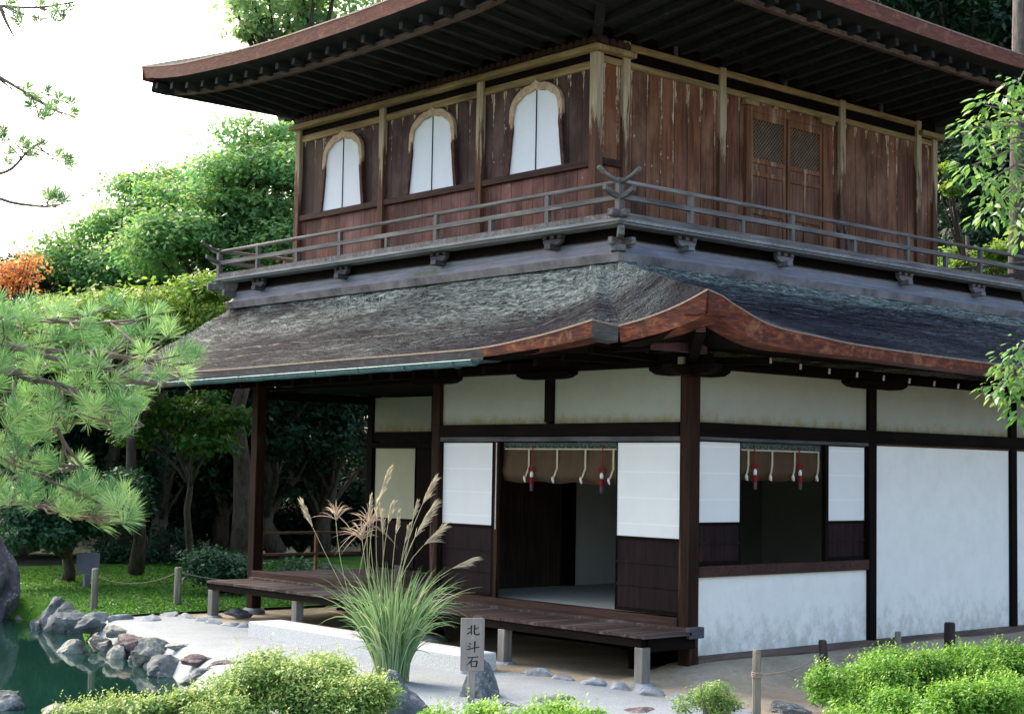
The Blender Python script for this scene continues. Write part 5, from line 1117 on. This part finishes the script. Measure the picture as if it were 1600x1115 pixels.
pine('pine_tree','pine with bright long-needled branches reaching in from the left edge',(tb[0],tb[1],tz),([(tb[0],tb[1],tz-.2),(-9.236,-2.490,1.935),(-9.212,-2.608,2.254),(-9.243,-2.210,3.267),(-8.907,-2.060,4.213),(-8.706,-1.783,5.054)],[.16,.14,.12,.11,.08,.05]),BR,[(-8.24, -3.47, 2.27), (-8.01, -3.55, 2.16), (-8.3, -3.94, 2.15), (-8.83, -2.76, 2.42), (-7.93, -3.83, 2.32), (-8.4, -3.28, 2.55), (-8.6, -3.97, 2.32), (-8.93, -2.94, 2.55), (-8.75, -3.49, 2.15), (-8.04, -3.5, 2.62), (-8.2, -3.34, 2.63), (-9.11, -3.43, 2.16), (-8.85, -3.44, 2.53), (-8.88, -3.56, 2.13), (-8.12, -4.02, 2.5), (-8.75, -3.7, 2.55), (-8.84, -3.17, 2.63), (-8.85, -3.78, 2.3), (-9.13, -3.48, 2.26), (-8.7, -3.53, 2.48), (-8.37, -4.27, 2.38), (-8.75, -3.57, 2.38), (-8.15, -3.5, 2.67), (-8.5, -3.18, 2.36), (-9.14, -3.47, 2.59), (-8.99, -3.78, 2.21), (-8.35, -3.37, 2.24), (-8.75, -2.86, 2.25), (-8.94, -3.11, 2.13), (-9.06, -3.59, 2.44), (-8.49, -3.95, 2.15), (-8.5, -3.11, 2.16), (-8.29, -3.31, 2.52), (-8.88, -3.88, 2.52), (-9.07, -3.54, 2.54), (-8.04, -4.13, 2.37), (-8.71, -3.75, 2.51), (-8.46, -3.38, 2.44), (-8.23, -4.05, 2.58), (-8.77, -3.06, 2.19), (-8.76, -3.81, 2.1), (-8.51, -3.62, 2.47), (-8.46, -3.09, 2.24), (-8.13, -3.71, 2.29), (-8.52, -4.11, 2.32), (-8.9, -3.74, 2.26), (-8.48, -3.47, 2.21), (-8.18, -4.07, 2.28), (-8.12, -4.14, 2.4), (-8.31, -3.82, 2.27), (-8.18, -3.82, 2.35), (-8.15, -3.4, 2.46), (-8.67, -3.8, 2.29), (-8.82, -3.3, 2.64), (-8.83, -3.64, 2.41), (-8.39, -3.68, 2.35), (-8.31, -3.54, 2.48), (-9.04, -3.6, 2.32), (-8.65, -3.54, 2.42), (-8.12, -3.71, 2.22), (-8.94, -3.86, 2.53), (-8.13, -3.65, 2.52), (-8.14, -4.05, 2.36), (-8.95, -3.23, 2.19), (-8.68, -3.34, 2.23), (-8.42, -3.36, 2.37), (-9.02, -3.71, 2.3), (-8.42, -3.7, 2.25), (-9.12, -3.64, 2.24), (-8.54, -3.73, 2.15), (-8.57, -3.79, 2.57), (-8.96, -3.81, 2.42), (-8.5, -3.9, 2.51), (-8.96, -3.32, 2.63), (-8.5, -3.48, 2.62), (-8.72, -2.95, 2.52), (-8.37, -3.89, 2.14), (-8.78, -3.38, 2.63), (-8.55, -3.37, 2.64), (-8.57, -3.09, 2.66), (-7.99, -3.56, 2.53), (-8.09, -3.42, 2.45), (-9.06, -3.38, 2.32), (-8.96, -3.64, 2.41), (-8.11, -3.48, 2.52), (-8.96, -3.74, 2.34), (-8.61, -3.61, 2.36), (-8.5, -3.34, 2.18), (-8.59, -3.66, 2.03), (-8.29, -4.02, 2.06), (-8.47, -3.46, 1.87), (-8.77, -2.95, 2.04), (-8.46, -3.29, 1.97), (-8.9, -3.5, 2.0), (-8.85, -3.73, 2.1), (-8.94, -3.8, 1.89), (-8.34, -3.66, 2.08), (-8.77, -3.69, 1.94), (-8.98, -3.79, 2.06), (-8.33, -3.99, 2.02), (-8.38, -4.05, 2.15), (-8.62, -3.87, 2.12), (-8.12, -3.75, 2.14), (-8.92, -3.13, 1.92), (-8.85, -3.55, 1.83), (-8.36, -3.47, 2.11), (-8.77, -3.73, 2.04), (-8.77, -2.87, 1.98), (-8.51, -4.07, 2.12), (-8.58, -3.41, 1.84), (-8.43, -3.42, 1.99), (-8.82, -3.06, 2.1), (-8.47, -3.64, 1.87), (-8.73, -2.95, 1.91), (-8.66, -3.3, 1.96), (-8.37, -3.5, 2.04), (-8.78, -3.86, 1.92), (-9.06, -3.49, 2.06), (-8.62, -3.54, 2.01), (-8.96, -3.13, 1.84), (-9.14, -3.53, 2.0), (-8.3, -3.48, 1.87), (-8.69, -3.64, 2.09), (-8.3, -3.82, 2.06), (-8.54, -3.56, 2.11), (-8.69, -3.03, 1.93), (-8.84, -3.55, 2.0), (-8.89, -3.18, 1.85), (-8.64, -3.35, 1.89), (-8.5, -3.4, 1.85), (-8.92, -3.45, 1.83), (-8.59, -3.8, 2.05), (-8.86, -3.99, 1.7), (-8.72, -3.8, 1.75), (-8.96, -3.15, 1.74), (-8.81, -3.14, 1.71), (-8.97, -3.71, 1.75), (-8.37, -3.99, 1.72), (-8.7, -3.13, 1.69), (-8.58, -3.9, 1.66), (-8.45, -4.22, 1.67), (-8.54, -4.02, 1.77), (-8.53, -3.36, 1.69), (-8.53, -3.92, 1.65), (-8.35, -3.72, 1.62), (-8.65, -3.18, 1.69), (-8.73, -3.46, 1.75), (-9.06, -3.62, 1.71), (-8.45, -3.85, 1.7), (-8.33, -4.11, 1.67), (-8.3, -3.98, 1.72), (-8.47, -3.68, 1.74), (-8.85, -2.97, 1.78), (-8.31, -3.74, 1.68), (-8.33, -3.91, 1.62), (-8.45, -3.49, 1.7), (-8.47, -3.8, 1.72), (-8.4, -4.18, 1.62), (-8.3, -3.76, 1.59), (-8.69, -3.86, 1.69), (-9.13, -3.53, 1.68), (-8.76, -3.67, 1.75), (-8.41, -3.88, 1.75), (-9.06, -3.8, 1.77), (-8.86, -3.61, 1.75), (-8.6, -3.2, 1.67), (-8.87, -3.44, 1.68), (-9.0, -3.49, 1.78), (-8.63, -3.71, 1.74), (-8.94, -3.18, 1.68)],7,120,.100,.0017)
hb=(-7.033,2.401,1.671); 
pine('pine_tree','second pine whose thin sprays hang at the top left against the white sky',(hb[0],hb[1],-.2),([(hb[0],hb[1],-.4),(-7.107,2.288,3.556),(-7.067,2.128,4.879),(-7.054,2.013,5.989),(-7.091,1.925,7.256)],[.20,.17,.14,.10,.05]),
[[(-7.048,2.017,5.883),(-6.872,1.363,5.538),(-6.796,1.167,5.486),(-6.604,1.000,5.481),(-6.377,0.797,5.532)],[(-7.067,2.128,4.879),(-6.871,1.485,4.232),(-6.717,1.222,4.177),(-6.593,1.097,4.348),(-6.502,1.010,4.426)],[(-7.056,2.074,5.355),(-6.840,1.385,5.001),(-6.639,1.095,4.804),(-6.479,0.966,4.681),(-6.361,0.868,4.633)],[(-7.071,2.157,4.614),(-6.782,1.426,4.029),(-6.509,1.065,3.907),(-6.357,0.930,3.931)],[(-6.834,1.201,5.485),(-6.788,1.173,5.359),(-6.735,1.137,5.244)]],[(-6.47, 1.28, 5.57), (-6.4, 1.46, 5.5), (-6.89, 0.65, 5.22), (-6.54, 0.77, 5.41), (-6.7, 1.22, 5.44), (-6.53, 0.69, 5.33), (-6.39, 0.93, 5.49), (-6.95, 0.77, 5.37), (-6.36, 1.29, 5.49), (-6.32, 1.18, 4.81), (-6.75, 0.69, 4.61), (-6.52, 1.28, 4.82), (-6.43, 0.74, 4.61), (-6.37, 1.44, 4.83), (-6.38, 1.33, 4.88), (-6.7, 0.59, 4.53), (-6.5, 0.58, 4.64), (-6.29, 1.39, 4.8), (-6.5, 1.14, 4.63), (-6.67, 1.02, 4.8), (-6.68, 1.0, 4.35), (-6.92, 0.79, 4.32), (-6.52, 1.69, 4.41), (-6.47, 1.34, 4.34), (-6.54, 1.65, 4.32), (-6.43, 1.21, 4.42), (-6.65, 0.94, 4.32), (-6.93, 0.83, 4.39), (-6.54, 0.67, 3.9), (-6.53, 0.85, 3.95), (-6.5, 0.9, 3.92), (-6.45, 0.93, 3.98), (-6.41, 0.84, 3.92), (-6.25, 1.15, 4.28), (-6.54, 0.55, 4.19), (-6.32, 1.14, 4.34)],8,110,.10,.0028)
# ---- broad-leaved tree at the right edge
def broad():
    b=(-1.732,-5.315,0.382); T=empty('broadleaf_tree',(b[0],b[1],-.05),'broadleaf tree whose glossy leafy twigs reach in at the right edge','tree'); rg=rs_(31)
    m=MB(); tk=[(b[0],b[1],-.2),(-1.826,-5.354,1.673),(-1.952,-5.365,2.962),(-2.050,-5.382,4.037),(-2.075,-5.310,4.925)]; m.tube(tk,[.11,.10,.085,.06,.04],9)
    CL=[(-2.494,-5.172,4.521),(-2.647,-5.160,4.410),(-2.733,-5.079,4.345),(-2.588,-5.065,4.263),(-2.794,-5.011,4.195),(-2.397,-5.103,4.309),(-2.501,-5.127,4.115),(-2.630,-5.014,4.112),(-2.773,-5.007,3.950),(-2.687,-5.072,3.851),(-2.516,-5.096,3.932),(-2.453,-5.143,3.839),(-2.632,-5.109,3.734),(-2.457,-5.121,3.647),(-2.587,-5.009,3.665),(-2.401,-5.158,3.520),
        (-2.471,-5.158,2.744),(-2.520,-5.107,2.658),(-2.467,-5.145,2.575),(-2.557,-5.058,2.488),(-2.401,-5.058,2.453),(-2.427,-5.158,2.344),(-2.399,-5.198,2.513),(-2.390,-5.251,4.396),(-2.338,-5.240,3.799),(-2.219,-5.245,4.163),(-2.223,-5.236,2.692),(-2.108,-5.269,3.390),(-2.194,-5.303,4.551)]
    C=[];Nn=[];D=[];vals=[]
    for c in CL:
        c=Vector(c); s=min(tk,key=lambda q:(Vector(q)-c).length); s=Vector(s).lerp(Vector(tk[min(len(tk)-1,tk.index(s)+0)]),.5); mid=s.lerp(c,.6)+Vector((0,0,.10)); m.tube([s,mid,c],[.014,.008,.004],6)
        for k in range(40):
            o=Vector((rg.normal(),rg.normal(),rg.normal()*.7))*.05; out=Vector((o.x,o.y,-.02+o.z*.4)); out.normalize(); out.z-=.2; out.normalize(); C.append(c+o+out*.02); D.append(out); vals.append(rg.random())
    V=[]
    for c,d in zip(C,D):
        L=.078*(.6+.6*rg.random()); sd=d.cross(Vector((rg.normal()*.4,rg.normal()*.4,1))).normalized()*L*.19; up=sd.cross(d).normalized()*L*.04
        V+= [c,c+d*L*.35+sd+up,c+d*L*.7+sd*.8+up,c+d*L-Vector((0,0,L*.08)),c+d*L*.7-sd*.8+up,c+d*L*.35-sd+up]
    V=np.array([tuple(v) for v in V]); F=np.arange(len(V)).reshape(-1,6)
    m.build('trunk',BARK_G,T,smooth=True); npmesh('leaves',V,F,L_BROAD,T,rnd=np.array(vals))
broad()
# ---- silver grass
def silvergrass():
    rg=rs_(77); base=np.array((-2.597,1.452,-0.170)); T=empty('silver_grass',tuple(base),'tall silver grass clump with feathery plumes in front of the granite step','ornamental grass')
    VV=[];FF=[];vals=[];nb=0
    def strip(P,w,val):
        nonlocal nb
        P=np.array(P); n=len(P); d=np.gradient(P,axis=0); sd=np.cross(d,rg.normal(size=3)*.4+np.array([.657,.75,0])); sd/=np.linalg.norm(sd,axis=1,keepdims=True)+1e-9; ww=w*np.sin(np.linspace(.5,math.pi,n))[:,None]
        V=np.concatenate([P-sd*ww,P+sd*ww]); VV.append(V); FF.append(np.array([(i,i+1,n+i+1,n+i) for i in range(n-1)])+nb); nb+=2*n; vals.append(np.full(n-1,val))
    for i in range(520):
        az=rg.random()*6.283; r0=rg.random()**.5*.16; p0=base+np.array([math.cos(az)*r0,math.sin(az)*r0,-.02]); h=rg.uniform(.55,1.45); az2=az+rg.normal()*.5; reach=rg.uniform(.08,.80)*h*.8; t=np.linspace(0,1,11)
        droop=rg.uniform(.1,.75)*reach
        x=reach*t**1.8; z=h*(t-.12*t**3)-droop*np.clip(t-.45,0,1)**2*3.2
        P=p0+np.stack([np.cos(az2)*x,np.sin(az2)*x,z],1); strip(P,rg.uniform(.004,.0075),float(np.clip(rg.random()*.75+(.3 if rg.random()<.15 else 0),0,1)))
    V=np.concatenate(VV);F=np.concatenate(FF); npmesh('blades',V,F,L_GRASS,T,rnd=np.concatenate(vals))
    PL=[((-2.656,1.476,1.935),(-2.658,1.645,1.573),0,1.),((-2.311,1.182,1.850),(-2.403,1.293,1.521),0,1.4),((-2.374,1.394,1.605),(-2.398,1.436,1.380),0,1.),((-2.350,1.105,1.612),(-2.412,1.323,1.286),0,1.5),((-2.249,1.037,1.406),(-2.370,1.301,1.138),0,1.6),((-2.073,0.779,1.085),(-2.216,1.053,0.927),0,.9),((-2.719,1.691,1.658),(-2.723,1.718,1.410),0,1.1),((-3.250,2.161,1.596),(-3.123,2.080,1.288),0,1.),((-2.791,1.489,1.638),(-2.723,1.589,1.359),0,1.3),((-2.617,1.473,1.602),(-2.638,1.517,1.330),0,1.3),((-2.816,1.389,1.519),(-2.729,1.473,1.234),0,1.2),((-2.295,1.338,1.457),(-2.373,1.431,1.206),0,1.3),((-2.570,1.440,1.517),(-2.576,1.472,1.238),0,.8),((-2.606,1.217,1.390),(-2.567,1.339,1.152),0,.9),
        ((-2.983,1.927,1.596),(-2.959,1.929,1.354),1,2.2),((-2.792,1.629,1.573),(-2.766,1.633,1.290),1,2.2),((-2.918,1.618,1.451),(-2.874,1.605,1.176),1,1.2)]
    for (tip,bs,kind,wd) in PL:
        tip=np.array(tip);bs=np.array(bs); r0=base+np.array([rg.normal()*.06,rg.normal()*.06,0]); t=np.linspace(0,1,9)[:,None]
        dirp=(tip-bs); ctrl=bs-dirp/np.linalg.norm(dirp)*np.linalg.norm(bs-r0)*.45
        P=(1-t)**2*r0+2*t*(1-t)*ctrl+t*t*bs
        st=MB(); st.tube([tuple(p) for p in P],[.0055-.0025*i/8 for i in range(9)],5); o=st.build('plume_stem',L_STEM,T,smooth=True)
        VV=[];FF=[];vals=[];nb=0; L=np.linalg.norm(dirp); ax=dirp/L; lean=np.array([.75,-.66,0])
        for k in range(85 if kind==0 else 34):
            s=rg.random()*(.3 if kind else .62); q=bs+dirp*s; d=ax*1.0+rg.normal(size=3)*(.09*wd if kind==0 else .55)+lean*(.10 if kind==0 else 0); d/=np.linalg.norm(d); ll=L*rg.uniform(.35,.62)*(1-.3*s)*(2.3 if kind else 1); tt=np.linspace(0,1,5)[:,None]; Q=q+d*ll*tt; Q[:,2]-=(tt[:,0]**2)*ll*(.22 if kind==0 else .45)
            n=5; sd=np.cross(d,np.array([.657,.75,0])+rg.normal(size=3)*.3); sd/=np.linalg.norm(sd); ww=(.0034 if kind else .0026)*np.array([.5,1,1,.8,.1])[:,None]
            VV.append(np.concatenate([Q-sd*ww,Q+sd*ww])); FF.append(np.array([(i,i+1,n+i+1,n+i) for i in range(n-1)])+nb); nb+=2*n; vals.append(np.full(n-1,rg.random()))
        npmesh('plume',np.concatenate(VV),np.concatenate(FF),L_RPLUME if kind else L_PLUME,o,rnd=np.concatenate(vals))
L_STEM=simple('grass_stem',(.36,.36,.20),.6,.3,.2,20.)
silvergrass()
# ---- far wood: one leaf mass closing the view beyond the single trees
def farwood():
    c,r=cloudpts(200,[((8.514,30.073,1.898),(9,7,3.4),70,1.,1.6),((14.105,27.869,1.635),(6,6,4.4),40,1.,1.6),((3.109,34.783,2.127),(8,6,4.),40,1.,1.7),((32.277,16.318,11.952),(9,9,6.),70,1.2,2.),((32.863,13.634,6.728),(9,9,6.),50,1.2,2.)])
    rg=rs_(201); C,Nn,val=puffs(rg,c,r,90000,.8,.4,12,.25); k_=C[:,2]>-.2; C,Nn,val=C[k_],Nn[k_],val[k_]; V,F=quads(C,Nn,.13*(.6+.8*rg.random(len(C))),.5,rg)
    o=npmesh('far_wood',V,F,L_WOOD,None,(0,0,0),rnd=val*.8); o['kind']='stuff'; o['label']='far dark woodland closing the garden behind the separate trees'; o['category']='woodland'
farwood()
# moss tufts on the lawn edge
def mosst():
    rg=rs_(300); n=26000; X=rg.uniform(-3.5,6,n);Y=8.6+rg.random(n)**1.6*8; k_=[dpoly(x,y,POND)>.08 for x,y in zip(X,Y)]; X,Y=X[k_],Y[k_]; Z=np.array([gh(x,y)+.045 for x,y in zip(X,Y)])
    C=np.stack([X,Y,Z],1); V,F=quads(C,rg.normal(size=(len(C),3))+np.array([0,0,.6]),.022*(.5+rg.random(len(C))),.5,rg)
    o=npmesh('moss_tufts',V,F,L_HEDGE,None,(0,0,0),rnd=rg.random(len(C))*.5); o['kind']='stuff'; o['label']='short moss and grass tufts covering the lawn'; o['category']='moss'
mosst()
for m in bpy.data.materials: m.use_fake_user=False
